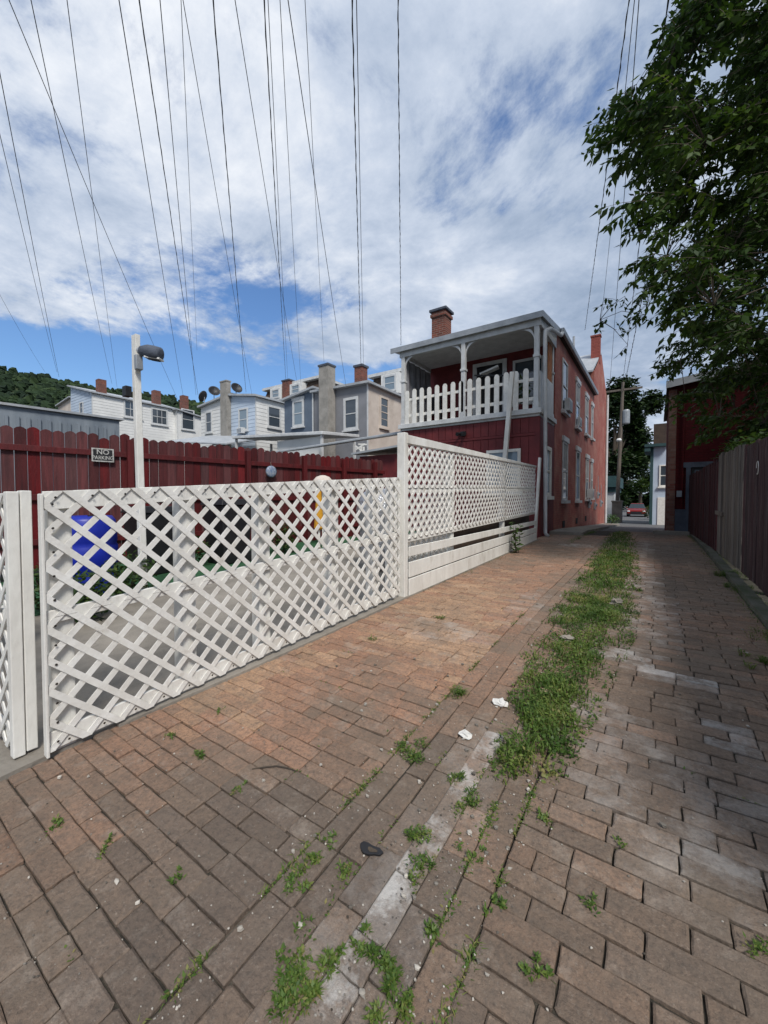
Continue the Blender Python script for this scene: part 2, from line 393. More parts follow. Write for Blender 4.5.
def leafmat(name, cs, trans=.35, rough=.5):
    m, n, l, p, a, s = tonemat(name, rough, 0, 0)
    r = n.new('ShaderNodeValToRGB'); e = r.color_ramp.elements
    while len(e) < len(cs): e.new(.5)
    for i, (el, c) in enumerate(zip(e, cs)): el.position = i / (len(cs) - 1); el.color = (*c, 1)
    l.new(s.outputs[0], r.inputs[0]); l.new(r.outputs[0], p.inputs['Base Color'])
    t = n.new('ShaderNodeBsdfTranslucent'); h = n.new('ShaderNodeHueSaturation'); h.inputs['Value'].default_value = 1.3; h.inputs['Saturation'].default_value = 1.1
    l.new(r.outputs[0], h.inputs['Color']); l.new(h.outputs[0], t.inputs['Color'])
    mx_ = n.new('ShaderNodeMixShader'); mx_.inputs[0].default_value = trans
    o = n['Material Output']; l.new(p.outputs[0], mx_.inputs[1]); l.new(t.outputs[0], mx_.inputs[2]); l.new(mx_.outputs[0], o.inputs[0])
    return m
M['leaf'] = leafmat('tree_leaf', [(.018, .036, .010), (.032, .062, .014), (.055, .095, .018), (.095, .135, .024)], .3)
M['leaf_dark'] = leafmat('dark_tree_leaf', [(.010, .022, .007), (.018, .038, .010), (.035, .06, .014)], .12)
M['grass'] = leafmat('grass_blade', [(.045, .09, .016), (.08, .14, .026), (.13, .18, .036), (.24, .21, .08)], .25)
M['weed'] = leafmat('weed_leaf', [(.035, .075, .018), (.06, .12, .025), (.10, .16, .035)], .25)
M['forest'] = leafmat('far_forest', [(.010, .022, .011), (.02, .04, .016), (.036, .06, .02)], .05, .9)

# ================================================================ GROUND
mb = MB()
xs = [-1200, -300, -80, -30, -12, -6, -3, 0, 3, 8, 20, 60, 300, 1200]
ys = [-900, -60, -20, -5, -2, 0, 1, 2, 3.5, 5, 7, 9, 12, 15, 18, 22, 28, 35, 45, 80, 200, 900]
for j, y in enumerate(ys):
    for i, x in enumerate(xs): mb.v.append(Vector((x, y, gz(y) - .045)))
for j in range(len(ys)-1):
    for i in range(len(xs)-1):
        a = j*len(xs)+i; mb.f.append([a, a+1, a+1+len(xs), a+len(xs)]); mb.m.append(0); mb.cols.append(None)
tag(mb.build('ground', M['dirt'], org=(0, 0, 0)), 'bare earth ground under the brick alley and yards', kind='structure')

def sheet(name, x0, x1, y0, y1, dz, mat, thick=.0, label=None):
    """ground-following slab"""
    cut = sorted({y0, y1, *[p for p, _ in GP if y0 < p < y1]})
    m = MB()
    for a, b in zip(cut, cut[1:]):
        if thick:
            m.hexa([(x0, a, gz(a)+dz-thick), (x1, a, gz(a)+dz-thick), (x1, b, gz(b)+dz-thick), (x0, b, gz(b)+dz-thick),
                    (x0, a, gz(a)+dz), (x1, a, gz(a)+dz), (x1, b, gz(b)+dz), (x0, b, gz(b)+dz)])
        else: m.add([(x0, a, gz(a)+dz), (x1, a, gz(a)+dz), (x1, b, gz(b)+dz), (x0, b, gz(b)+dz)], [(0, 1, 2, 3)])
    return tag(m.build(name, mat), label, kind='structure')
sheet('yard_concrete', -5.0, -2.305, .45, 9.8, .012, M['concrete'], .05, 'grey concrete yard behind the white lattice fence')
sheet('yard_concrete', -9, -2.305, -3, .44, .008, M['concrete'], .05, 'grey concrete strip left of the lattice panel')
sheet('turf_mat', -7.3, -5.01, .5, 9.8, .02, M['turf'], .05, 'green turf strip in front of the dark red fence')
sheet('road', -30, 30, 14.6, 300, -.01, M['asphalt'], 0, 'grey asphalt road at the far end of the alley')
sheet('sidewalk', -2.28, -1.5, 11.0, 23.5, .075, M['concrete'], .11, 'narrow concrete sidewalk beside the brick house')
sheet('kerb', .73, .83, 1.0, 13.0, .05, M['kerbstone'], .12, 'low concrete kerb at the foot of the right fence')
sheet('door_step', -.05, 1.2, 12.9, 13.48, .10, M['concrete'], .14, 'low concrete step at the corner of the dark red building')

sheet('joint_soil', -2.303, .70, -3, 14.55, -.0125, M['joint'], 0, 'dark soil and moss filling the joints of the brick paving')
ke = MB(); kys = [.9, 1.6, 2.4, 3.5, 6, 9, 9.2]; kxs = [-2.27, -2.20, -2.15, -2.10, -2.115, -2.13, -2.13]
for a_, b_, c_, d_ in zip(kys, kys[1:], kxs, kxs[1:]): ke.hexa([(-2.302, a_, gz(a_)-.02), (c_, a_, gz(a_)-.02), (d_, b_, gz(b_)-.02), (-2.302, b_, gz(b_)-.02), (-2.302, a_, gz(a_)+.016), (c_, a_, gz(a_)+.014), (d_, b_, gz(b_)+.014), (-2.302, b_, gz(b_)+.016)])
tag(ke.build('kerb', M['concrete']), 'thin grey concrete edging under the white fence', kind='structure')
# ---- brick paving, every brick laid
mb = MB()
STAINS = [(-.13, 3.05, .22, .16, 1.0), (.12, 2.9, .30, .08, 1), (-.05, 4.2, .28, 1.1, .65), (-.12, 6.0, .2, 1.5, .7), (.1, 1.8, .42, .45, .42), (.18, 1.62, .12, .1, .75),
          (.32, 2.35, .13, .2, .8), (-1.3, 8.6, .35, .3, .9), (-1.45, 2.9, .5, .25, .5), (-.2, 2.2, .25, .3, .5), (-.15, 8.5, .15, 2.5, .5), (-1.0, 3.9, .2, .8, .4)]
def brick(x0, y0, x1, y1, hue, stain=0):
    if y0 > 14.6: return
    g = .0010 + random.random() * .0024
    rot = random.gauss(0, .007)
    cx_, cy_ = (x0+x1)/2, (y0+y1)/2
    hx, hy = (x1-x0)/2-g, (y1-y0)/2-g
    if hx <= .008 or hy <= .008: return
    z = gz(cy_) + random.gauss(0, .0016) + .004*noise.noise(Vector((cx_*1.7, cy_*1.7, 11))); tx, ty = random.gauss(0, .015), random.gauss(0, .015)
    st = stain
    for sx, sy, rx, ry, k in STAINS:
        d = ((cx_-sx)/rx)**2 + ((cy_-sy)/ry)**2
        if d < 1: st = max(st, .78 * k * min(1, 1.6*(1 - d)) * random.uniform(.75, 1))
    slope = (gz(cy_+.05) - gz(cy_-.05)) / .1
    def P(u, v, dz):
        X = u*math.cos(rot) - v*math.sin(rot); Y = u*math.sin(rot) + v*math.cos(rot)
        return (cx_+X, cy_+Y, z + X*tx + Y*(ty+slope) + dz)
    bv = .0022 + random.random() * .002
    NS = 4 if cy_ < 5 else 2; ch = [(.001 + .002*random.random()) if random.random() < .93 else .009 for _ in range(4)]
    outl = []
    cs = ((-1, -1), (1, -1), (1, 1), (-1, 1))
    for q in range(4):
        (ax, ay), (bx_, by_) = cs[q], cs[(q+1) % 4]; c0_, c1_ = ch[q], ch[(q+1) % 4]
        p0_ = (ax*hx, ay*hy); p1_ = (bx_*hx, by_*hy); ln_ = math.hypot(p1_[0]-p0_[0], p1_[1]-p0_[1]); ux_, uy_ = (p1_[0]-p0_[0])/ln_, (p1_[1]-p0_[1])/ln_
        for r_ in range(NS):
            d_ = c0_ + (ln_-c0_-c1_)*r_/(NS-1); jj = random.gauss(0, .0011) if 0 < r_ < NS-1 else random.gauss(0, .0007)
            outl.append((p0_[0]+ux_*d_ - uy_*jj, p0_[1]+uy_*d_ + ux_*jj))
    edge = [P(u_, v_, -bv - .0012*random.random()) for u_, v_ in outl]
    sh_ = lambda u_, v_: (u_ - math.copysign(min(abs(u_), bv*1.5), u_) * (abs(u_) > hx-.012), v_ - math.copysign(min(abs(v_), bv*1.5), v_) * (abs(v_) > hy-.012))
    top = [P(*sh_(u_, v_), random.gauss(0, .0005)) for u_, v_ in outl]
    n8 = len(outl)
    low = [(e[0], e[1], e[2]-.035) for e in edge]
    mb.col = (min(1, max(0, hue + random.gauss(0, .10))), min(1, max(0, random.gauss(.5, .15))), min(1, st), 1)
    mb.add(low + edge + top, [(i, (i+1) % n8, n8+(i+1) % n8, n8+i) for i in range(n8)] + [(n8+i, n8+(i+1) % n8, 2*n8+(i+1) % n8, 2*n8+i) for i in range(n8)] + [tuple(range(2*n8, 3*n8))])
def hue_at(x, y):
    h = .50 + .55 * noise.noise(Vector((x*.9, y*.6, 1.3)))
    if x < -.96: h += .16 if y > 1.1 else -.08
    if x > -.4: h -= .13
    h += -.10 if y < 1 else .08
    return h
def courses(xa, xb, ya, yb, w=.077, ln=.195, rows_across=True):
    y = ya; k = 0
    while y < yb:
        wv = 0 if y > 9 else .012 * noise.noise(Vector((0, y*.8, xa)))
        x = xa - (ln/2 if k % 2 else 0) - random.random() * .03
        while x < xb:
            l_ = ln * (1 + random.gauss(0, .02))
            if random.random() < .10: l_ *= .5
            if xb - (x + l_) < .07: l_ = xb - x + .001
            a, b = max(x, xa), min(x + l_, xb)
            if b - a > .03:
                sag = .018 * noise.noise(Vector((a*.7, y*.5, 9)))
                brick(a, y+wv+sag, b, y+w+wv+sag, hue_at(a, y))
            x += l_
        y += w; k += 1
courses(-2.30, -.955, -1.6, 11.2)
courses(-.375, .725, -1.6, 14.5)
for i in range(6):
    x0 = -.955 + i * .0967; y = -1.6 - .07 * (i % 3)
    while y < 14.4:
        l_ = .205 * (1 + random.gauss(0, .03))
        if random.random() < .08: l_ *= .5
        sh = .012 * noise.noise(Vector((i*.3, y*.7, 4)))
        white = (random.uniform(.62, .88) if random.random() < .85 else .5) if (i == 3 and y < 1.75) else (.25 * random.random() if i in (2, 4) and y < 1.8 else 0)
        if True:
            brick(x0 + sh, y, x0 + .0967 + sh, y + l_, hue_at(x0, y) - .08, white)
        y += l_
# strip under the missing brick towards the road
mb.col = None
tag(mb.build('brick_paving', M['paver'], org=(0, 0, 0)), 'worn red brown brick paving of the alley', kind='structure')

# ================================================================ GRASS (stuff)
def blade(mb, p, h, w, az, lean, tone):
    p = Vector(p); d = Vector((math.cos(az), math.sin(az), 0)); s_ = Vector((-d.y, d.x, 0)) * w / 2
    mid = p + d * h * lean * .35 + Vector((0, 0, h * .6)); tip = p + d * h * lean + Vector((0, 0, h * (1 - lean * .35)))
    mb.col = (tone, 0, 0, 1)
    mb.add([p - s_, p + s_, mid + s_ * .8, mid - s_ * .8, tip], [(0, 1, 2, 3), (3, 2, 4)])
def leaflet(mb, p, L, w, az, el, tone, roll=0):
    p = Vector(p); d = Vector((math.cos(az)*math.cos(el), math.sin(az)*math.cos(el), math.sin(el)))
    s_ = d.cross(Vector((0, 0, 1)))
    if s_.length < .01: s_ = Vector((1, 0, 0))
    s_.normalize(); s_ = (Matrix.Rotation(roll, 3, d) @ s_) * w / 2
    mb.col = (tone, 0, 0, 1)
    mb.add([p, p + d*L*.4 + s_, p + d*L, p + d*L*.4 - s_], [(0, 1, 2), (0, 2, 3)])
# outline of the strip: (Y, left X, right X)
ST = [(1.55, -.52, -.42), (1.68, -.56, -.31), (2.0, -.62, -.27), (2.5, -.68, -.23), (3.3, -.72, -.15), (4.2, -.74, -.13), (5.5, -.78, -.16), (7.3, -.82, -.24), (10, -.92, -.36), (12, -.95, -.5), (13.5, -.9, -.6)]
def strip(y):
    for (a, l0, r0), (b, l1, r1) in zip(ST, ST[1:]):
        if a <= y <= b:
            t = (y-a)/(b-a); return l0+(l1-l0)*t, r0+(r1-r0)*t
    return None
gm = MB()
def dens(y): return 24000 if y < 2.5 else 14000 if y < 4.5 else 4500 if y < 8 else 1800
y = 1.55
while y < 13.5:
    dy = .05; s_ = strip(y); l0, r0 = s_
    nn = int(dens(y) * dy * (r0 - l0 + .1))
    for _ in range(nn):
        yy = y + random.random() * dy; xx = random.uniform(l0 - .05, r0 + .04)
        edge = min(xx - l0, r0 - xx)
        cover = .30 + 1.1 * noise.noise(Vector((xx*6, yy*5, 2))) + .5 * noise.noise(Vector((xx*19, yy*19, 5))) + edge * 4.5
        if xx < -.55 and yy < 3.6: cover -= .2
        if random.random() > cover: continue
        big = 1 if yy < 5 else 1.5
        t = .35 + .8 * noise.noise(Vector((xx*6, yy*4.5, 7))) + random.gauss(0, .18)
        t = min(1, max(0, t)); z0 = gz(yy) - .012
        hh = (.035 + .035 * max(0, noise.noise(Vector((xx*3, yy*3, 3))) + .5)) * (1 if edge > .03 else .6)
        if random.random() < .35:
            blade(gm, (xx, yy, z0), hh * random.uniform(.6, 1.5) * (1.1 if yy > 5 else 1), .005 * big * random.uniform(.7, 1.5), random.random()*6.28, random.uniform(.2, 1.0), t)
        else:
            leaflet(gm, (xx, yy, z0 + random.random() * hh * .9), random.uniform(.010, .022) * big, random.uniform(.009, .016) * big, random.random()*6.28, random.uniform(-.1, .9), t, random.uniform(-.5, .5))
    y += dy
# mossy joints
def joint(x, y0, y1, per_m, h=.02, jitter=.008, along='y', c=None):
    for _ in range(int(abs(y1-y0) * per_m)):
        t = random.uniform(y0, y1)
        if noise.noise(Vector((x*5, t*6, 8))) < -.02: continue
        a, b = (x + random.gauss(0, jitter), t) if along == 'y' else (t, x + random.gauss(0, jitter))
        k = random.random()
        if k < .6: blade(gm, (a, b, gz(b)-.014), h*random.uniform(.5, 1.7), .0035, random.random()*6.28, random.uniform(.3, 1.2), random.random())
        else: leaflet(gm, (a, b, gz(b)-.006+random.random()*.008), random.uniform(.008, .018), .008, random.random()*6.28, random.uniform(0, .6), random.random())
joint(-.955, .35, 3.6, 520, .022, .008); joint(-.472, .35, 1.6, 1500, .016, .011); joint(-.375, .3, 1.65, 900, .022, .010)
joint(-.575, 1.0, 1.6, 500, .02, .01); joint(-.76, .6, 1.8, 180, .02, .01)
for q in range(60):
    yy = -.2 + random.random() * 4.0; xx = random.uniform(-2.1, .65); joint(yy, xx, xx + random.uniform(.05, .3), 160, .012, .004, 'x')
def tuft(x, y, r, n, h, broad=.5, t0=.3):
    for _ in range(n):
        a = random.random()*6.28; rr = r * random.random() ** .7; X, Y = x + rr*math.cos(a), y + rr*math.sin(a)
        t = min(1, max(0, random.gauss(t0, .2)))
        if random.random() > broad: blade(gm, (X, Y, gz(Y)-.01), h*random.uniform(.5, 1.3), random.uniform(.003, .006), a + random.gauss(0, .5), random.uniform(.5, 1.3), t)
        else: leaflet(gm, (X, Y, gz(Y)+random.random()*h*.7), random.uniform(.007, .018), random.uniform(.004, .009), random.random()*6.28, random.uniform(-.1, .9), t, random.gauss(0, .3))
def px2g(px, py):
    z = .1; r = ray(px, py)
    for _ in range(25):
        t = (z-EYE)/r.z; y_ = r.y*t; z = .5*z + .5*gz(y_)
    t = (z-EYE)/r.z; return r.x*t, r.y*t
for (px, py, r, n, h) in [(412, 757, .07, 230, .03), (405, 838, .06, 150, .035), (428, 872, .045, 120, .035), (290, 996, .065, 330, .045), (385, 985, .055, 230, .04),
                          (345, 870, .03, 60, .02), (352, 943, .03, 90, .025), (55, 828, .035, 60, .03), (105, 848, .03, 45, .03), (182, 876, .022, 30, .022), (197, 757, .03, 60, .03),
                          (170, 735, .025, 35, .02), (240, 790, .025, 40, .02), (298, 876, .04, 120, .03), (312, 860, .03, 100, .03), (532, 966, .03, 60, .03), (330, 842, .02, 40, .03),
                          (300, 940, .05, 120, .03), (415, 1010, .05, 120, .035), (435, 930, .03, 60, .02), (495, 905, .025, 60, .025), (620, 842, .02, 25, .02), (590, 905, .02, 30, .02),
                          (470, 800, .05, 110, .03), (460, 695, .05, 120, .04), (455, 775, .04, 90, .035), (440, 618, .05, 60, .03), (765, 640, .12, 120, .05), (760, 665, .10, 120, .05), (729, 575, .16, 420, .09), (745, 590, .12, 220, .07),
                          (752, 945, .03, 40, .03), (480, 860, .03, 40, .03), (545, 820, .03, 60, .03), (218, 712, .02, 30, .02), (372, 640, .05, 40, .03)]:
    x, y = px2g(px, py); n2_ = int(n * 2.2)
    for q in range(5):
        tuft(x + random.gauss(0, r*.55), y + random.gauss(0, r*.55), r * random.uniform(.2, .6), n2_ // 5, h * (.55 if py > 700 else 1), .66, random.uniform(.2, .6))
for _ in range(420):   # weeds at the fence kerbs
    y = random.uniform(3, 13); tuft(random.choice((.69, .86)) + random.gauss(0, .015), y, .04, 5, .04, .6)
for _ in range(120):
    y = random.uniform(9, 13.2); tuft(-1.47 + random.gauss(0, .04), y, .06, 9, .05, .6)
for _ in range(60):
    y = random.uniform(3.6, 10.5); tuft(-2.08 + random.gauss(0, .02), y, .04, 5, .04, .6)
gm.col = None
tag(gm.build('grass', M['grass'], org=(0, 0, 0)), 'low green weeds and grass in the strip between the lanes and in the brick joints', 'grass', kind='stuff')

def stalk_plant(base, h, n, spread, label, leafL=.09, name='tall_weed', mat='weed', group=None, dense=9):
    base = Vector(base); root = empty(name, base, label, 'plant', group)
    ml, ms = MB(), MB()
    for i in range(n):
        a = random.random()*6.28; top = base + Vector((math.cos(a)*spread*random.random(), math.sin(a)*spread*random.random(), h*random.uniform(.6, 1.05)))
        b0 = base + Vector((math.cos(a)*spread*.2, math.sin(a)*spread*.2, -.02))
        midp = (b0+top)/2 + Vector((random.gauss(0, .02), random.gauss(0, .02), 0))
        ms.tube([b0, midp, top], [.005, .004, .002], 5)
        for k in range(dense):
            t = .12 + .88*k/dense; p = b0.lerp(midp, t*2) if t < .5 else midp.lerp(top, t*2-1)
            for q in range(2):
                leaflet(ml, p, leafL*random.uniform(.6, 1.2)*(1.15-t*.5), leafL*.42, random.random()*6.28, random.uniform(-.4, .7), min(1, max(0, random.gauss(.45, .25))), random.gauss(0, .4))
    ml.build('leaves', M[mat], root); ms.build('stem', M['bark'], root); return root
x, y = px2g(517, 553)
stalk_plant((x, y, gz(y)), .62, 5, .12, 'leafy green weed growing against the foot of the tall lattice fence', .11)

# ================================================================ small litter on the bricks
x, y = px2g(370, 852)
m = MB()
ring = []
for k in range(14):
    a = 6.28*k/14; r = .029 + .007*math.sin(2*a+1) + .006*math.sin(3*a) + random.gauss(0, .001); ring.append((x + r*1.15*math.cos(a), y + r*.8*math.sin(a), gz(y)+.006))
m.prism(ring, (0, 0, .005)); m.mi = 1; m.prism([(p[0]*.42 + x*.58 + .008, p[1]*.42+y*.58, gz(y)+.0112) for p in ring], (0, 0, .001)); m.mi = 0
tag(m.build('rubber_scrap', [M['black'], M['bark']]), 'small flat black rubber scrap lying on the bricks beside the seam', 'scrap')
def crumple(px, py, r, label, name='crumpled_paper', mat='paperwhite', cat='litter', flat=.5, group=None):
    x, y = px2g(px, py); m = MB(); m.blob((x, y, gz(y)+r*flat*.8), r, r*.75, r*flat, seed=px, j=.55, n=10, m=7)
    return tag(m.build(name, M[mat]), label, cat, group)
crumple(176+450*0+0+290, 737, .03, 'crumpled white paper on the bricks left of the weed strip', flat=.4)
crumple(500, 705, .035, 'crumpled white paper at the left edge of the weed strip', flat=.5)
crumple(546, 693, .03, 'pinkish flat stone chip lying in the middle of the weeds', 'stone_chip', 'ply', 'stone', .35)
crumple(567, 640, .05, 'pale broken concrete lump in the weeds, upper of the strip', 'concrete_lump', 'concrete', 'stone', .4)
crumple(616, 606, .055, 'grey rock at the right edge of the weed strip', 'rock', 'concrete', 'rock', .7)
def twig():
    pts = []
    for px, py in [(252, 771), (266, 769), (276, 768), (288, 770), (296, 773)]:
        x, y = px2g(px, py); pts.append((x, y, gz(y)+.009))
    m = MB(); m.tube(pts, [.002, .0035, .003, .003, .0015], 6)
    tag(m.build('twig', M['bark']), 'thin curved brown twig lying on the left bricks', 'twig')
twig()

gt = MB()
for q in range(2200):
    lane = random.random()
    x = random.choice((-.955, -.57, -.47, -.375, -.67)) + random.gauss(0, .05) if lane < .6 else random.uniform(-2.1, .7)
    y = .3 + 4.2*random.random()**1.6; r = random.uniform(.0015, .0045) if random.random() < .93 else random.uniform(.006, .011)
    t = random.random(); gt.col = (t, .5, 0, 1)
    gt.blob((x, y, gz(y)+.003+r*.3), r, r*.8, r*.6, seed=q, j=.5, n=5, m=3)
m_, n_, l_, p_, a_, s_ = tonemat('grit', .9, 0, 0)
rr_ = n_.new('ShaderNodeValToRGB'); rr_.color_ramp.elements[0].color = (.05, .04, .03, 1); rr_.color_ramp.elements[1].color = (.5, .46, .4, 1)
l_.new(s_.outputs[0], rr_.inputs[0]); l_.new(rr_.outputs[0], p_.inputs['Base Color'])
tag(gt.build('grit', m_, org=(0, 0, 0)), 'loose grit, pebbles and crumbs scattered over the bricks', 'grit', kind='stuff')

# ================================================================ LATTICE FENCES
def clip(poly, a, b, c):   # keep a*u+b*v<=c
    out_ = []
    for i in range(len(poly)):
        p, q = poly[i], poly[(i+1) % len(poly)]; dp, dq = a*p[0]+b*p[1]-c, a*q[0]+b*q[1]-c
        if dp <= 0: out_.append(p)
        if (dp < 0 < dq) or (dq < 0 < dp):
            t = dp/(dp-dq); out_.append((p[0]+(q[0]-p[0])*t, p[1]+(q[1]-p[1])*t))
    return out_
def lattice_into(m, F, L, v0, v1, per, w, th, off, sgn0=1, u0=0):
    """two crossed layers of slats, per = spacing along the fence"""
    for layer, sg in enumerate((sgn0, -sgn0)):
        c = (math.floor((-(v1-v0) - per - sg*v0)/per))*per + sg*v0
        while c < L + (v1 - v0) + 2*per:
            # centre line: u = c + sg*v
            hw = w / 2 * math.sqrt(2)
            ends = [(c - hw + (0 if sg > 0 else 0), v0), (c + hw, v0), (c + hw + sg*(v1-v0), v1), (c - hw + sg*(v1-v0), v1)]
            poly = clip(clip(ends, -1, 0, -u0), 1, 0, L)
            if len(poly) >= 3:
                o = off + layer * (th + .0004)
                j = random.gauss(0, .0006)
                front = [F(u, v, o + th + j) for u, v in poly]; back = [F(u, v, o + j) for u, v in poly]
                n = len(poly)
                m.add(front + back, [tuple(range(n)), tuple(reversed(range(n, 2*n)))] + [(i, n+i, n+(i+1) % n, (i+1) % n) for i in range(n)])
            c += per
def frame_fn(p0, p1, out_n):
    p0, p1, nrm = Vector(p0), Vector(p1), Vector(out_n).normalized(); L = math.hypot(p1.x-p0.x, p1.y-p0.y)
    return (lambda u, v, w: p0 + (p1-p0)*(u/L) + Vector((0, 0, v)) + nrm*w), L
def fbox(m, F, u0, u1, v0, v1, w0, w1):
    m.hexa([F(u0, v0, w0), F(u1, v0, w0), F(u1, v0, w1), F(u0, v0, w1), F(u0, v1, w0), F(u1, v1, w0), F(u1, v1, w1), F(u0, v1, w1)])

# main lattice fence
F, L = frame_fn((-2.29, .62, gz(.62)+.03), (-2.16, 3.44, gz(3.44)+.045), (1, -.04, 0))
H1 = 1.20
fen = empty('lattice_fence', F(L/2, -.04, 0), 'long waist high white lattice fence of big diamonds facing the alley', 'fence')
m = MB(); lattice_into(m, F, L, .619, H1, .143, .029, .006, .002, 1); 
m.mi = 1
for k in range(22):
    u = .04 + k * .143
    if u < L - .02: m.add([F(u+.006*math.cos(a), H1-.03+.006*math.sin(a), .0185) for a in [i*1.0472 for i in range(6)]], [tuple(range(6))])
for k in range(5):
    for uu in (.02, .0): pass
    m.add([F(.028+.006*math.cos(a), .70+.11*k+.006*math.sin(a), .0185) for a in [i*1.0472 for i in range(6)]], [tuple(range(6))])
m.mi = 0
m.build('upper_lattice', [M['white'], M['screw']], fen)
m = MB(); lattice_into(m, F, L, 0, .617, .143, .029, .006, .002, 1)
m.mi = 1
for k in range(7):
    m.add([F(.028+.006*math.cos(a), .04+.09*k+.006*math.sin(a), .0185) for a in [i*1.0472 for i in range(6)]], [tuple(range(6))])
for k in range(20):
    u = .07 + k * .143
    if u < L - .02: m.add([F(u+.006*math.cos(a), .03+.006*math.sin(a), .0185) for a in [i*1.0472 for i in range(6)]], [tuple(range(6))])
m.mi = 0
m.build('lower_lattice', [M['white'], M['screw']], fen)
for v0, v1, t in ((H1-.085, H1, .02), (.59, .65, .02), (0, .085, .02)):
    m = MB(); fbox(m, F, .0, L, v0, v1, -t, 0); m.build('rail', M['white2'], fen, bevel=.003)
for u in (.02, .62, 1.16, 1.86, 2.42, L-.09):
    m = MB(); fbox(m, F, u, u+.09, -.04, H1-.005, -.112, -.022); m.build('post', M['white2'], fen, bevel=.004)
m = MB(); fbox(m, F, -.014, -.002, -.02, H1-.01, -.03, .018); m.build('end_board', M['white2'], fen, bevel=.003)

# tall lattice fence
F, L = frame_fn((-2.14, 3.53, gz(3.53)), (-2.19, 9.08, gz(9.08)+.02), (1, 0, 0))
tf = empty('lattice_fence', F(L/2, 0, 0), 'taller white lattice fence with solid planks along its bottom, next to the brick house', 'fence')
HT0, HT1 = 1.68, 1.60
HT = lambda u: HT0 + (HT1-HT0)*u/L
splits = [(.02, 1.22), (1.24, 3.4), (3.42, L-.03)]
for i, (a, b) in enumerate(splits):
    for (lo, hi) in ((.60, 1.11), (1.135, 1.60)):
        m = MB(); lattice_into(m, F, b, lo, hi, .132, .032, .006, .002, -1 if i != 1 else 1, a); m.build('lattice', M['white'], tf)
m = MB(); lattice_into(m, F, 1.2, .02, 1.58, .132, .034, .006, -.075, 1, .03); m.build('backing_lattice', M['white'], tf)
for v0, v1 in ((1.085, 1.165), (.565, .635)):
    m = MB(); fbox(m, F, .02, L, v0, v1, -.02, 0); m.build('rail', M['white2'], tf, bevel=.003)
m = MB(); m.hexa([F(0, 1.59, -.05), F(L, 1.585, -.05), F(L, 1.585, .028), F(0, 1.59, .028), F(0, HT0, -.05), F(L, HT1+.015, -.05), F(L, HT1+.015, .028), F(0, HT0, .028)]); m.build('cap_rail', M['white2'], tf, bevel=.004)
for (a0, a1, b0, b1, sh) in ((-.02, .185, .0, .15, 0), (.20, .36, .165, .27, 0), (.42, .52, .335, .42, 0)):
    m = MB(); w0, w1 = .016, .036
    m.hexa([F(.03, a0, w0), F(L-.02, b0, w0), F(L-.02, b0, w1), F(.03, a0, w1), F(.03, a1, w0), F(L-.02, b1, w0), F(L-.02, b1, w1), F(.03, a1, w1)])
    m.build('plank', M['white2'], tf, bevel=.004)
for u in (1.2, 3.38):
    m = MB(); fbox(m, F, u, u+.075, -.02, 1.58, -.10, -.022); m.build('post', M['white2'], tf, bevel=.004)
m = MB(); fbox(m, F, -.052, .018, -.04, 1.70, -.07, .022); m.build('post', M['white2'], tf, bevel=.005)
m = MB(); fbox(m, F, 1.3, L-.02, .01, .60, -.14, -.11); m.build('gap_shade_board', M['brown'], tf)  # dark board added behind the planks, stands in for shade in their gaps
a, b = F(L+.04, -.05, 0), F(L+.20, 1.80, .05)
m = MB(); m.beam(a, b, .09, .05, (1, 0, 0)); m.build('end_post', M['white2'], tf, bevel=.004)

# short panel at the left edge of the picture
F, L = frame_fn((-2.385, .53, gz(.53)+.02), (-4.0, .53, gz(.53)+.0), (0, -1, 0))
lp = empty('lattice_fence', F(L/2, 0, 0), 'white lattice panel turned sideways at the left edge, beside the end of the long fence', 'fence')
m = MB(); lattice_into(m, F, L, .02, 1.20, .143, .029, .006, .0, 1, .06); m.build('lattice', M['white'], lp)
m = MB(); fbox(m, F, -.0, .048, 0, 1.215, -.03, .014); m.build('end_board', M['white2'], lp, bevel=.004)
m = MB(); fbox(m, F, .002, .055, .01, 1.22, -.075, -.034); m.build('post', M['white2'], lp, bevel=.004)
for v0, v1 in ((1.12, 1.21), (.58, .66), (.01, .09)):
    m = MB(); fbox(m, F, .058, L, v0, v1, -.024, -.002); m.build('rail', M['white2'], lp, bevel=.003)
m = MB(); fbox(m, F, L-.09, L, 0, 1.2, -.12, -.026); m.build('post', M['white2'], lp, bevel=.003)

# ================================================================ DARK RED BOARD FENCE of the yard
A, B = Vector((-8.9, -5.0)), Vector((-5.93, 9.0))
A, B = Vector((-8.88, -5.0, .25)), Vector((-5.98, 8.75, .24))
def board_fence(root, A, B, H, nrm, mats, bw=.14, gap=.006, dog=True, th=.018, hjit=.02, name='boards', seed=1, topfn=None):
    rnd = random.Random(seed); F, L = frame_fn(A, B, nrm); n = int(L/bw); m = MB()
    for i in range(n):
        u0, u1 = i*bw + gap/2 + rnd.random()*.003, (i+1)*bw - gap/2 - rnd.random()*.003
        m.col = (min(1, max(0, rnd.gauss(.45, .2))), rnd.random(), 0, 1)
        h = (topfn(u0) if topfn else H) + rnd.gauss(0, hjit); w = rnd.gauss(0, .0025); c = .03 if dog else 0
        pts = [(u0, 0), (u1, 0), (u1, h-c), (u1-c, h-.006), ((u0+u1)/2, h + (.006 if dog else 0)), (u0+c, h-.006), (u0, h-c)] if dog else [(u0, rnd.random()*.02), (u1, rnd.random()*.02), (u1, h + rnd.gauss(0, .006)), (u0, h)]
        nn = len(pts); fr = [F(u, v, w+th) for u, v in pts]; bk = [F(u, v, w) for u, v in pts]
        m.add(fr + bk, [tuple(range(nn)), tuple(reversed(range(nn, 2*nn)))] + [(q, nn+q, nn+(q+1) % nn, (q+1) % nn) for q in range(nn)])
    m.build(name, mats, root); return F, L
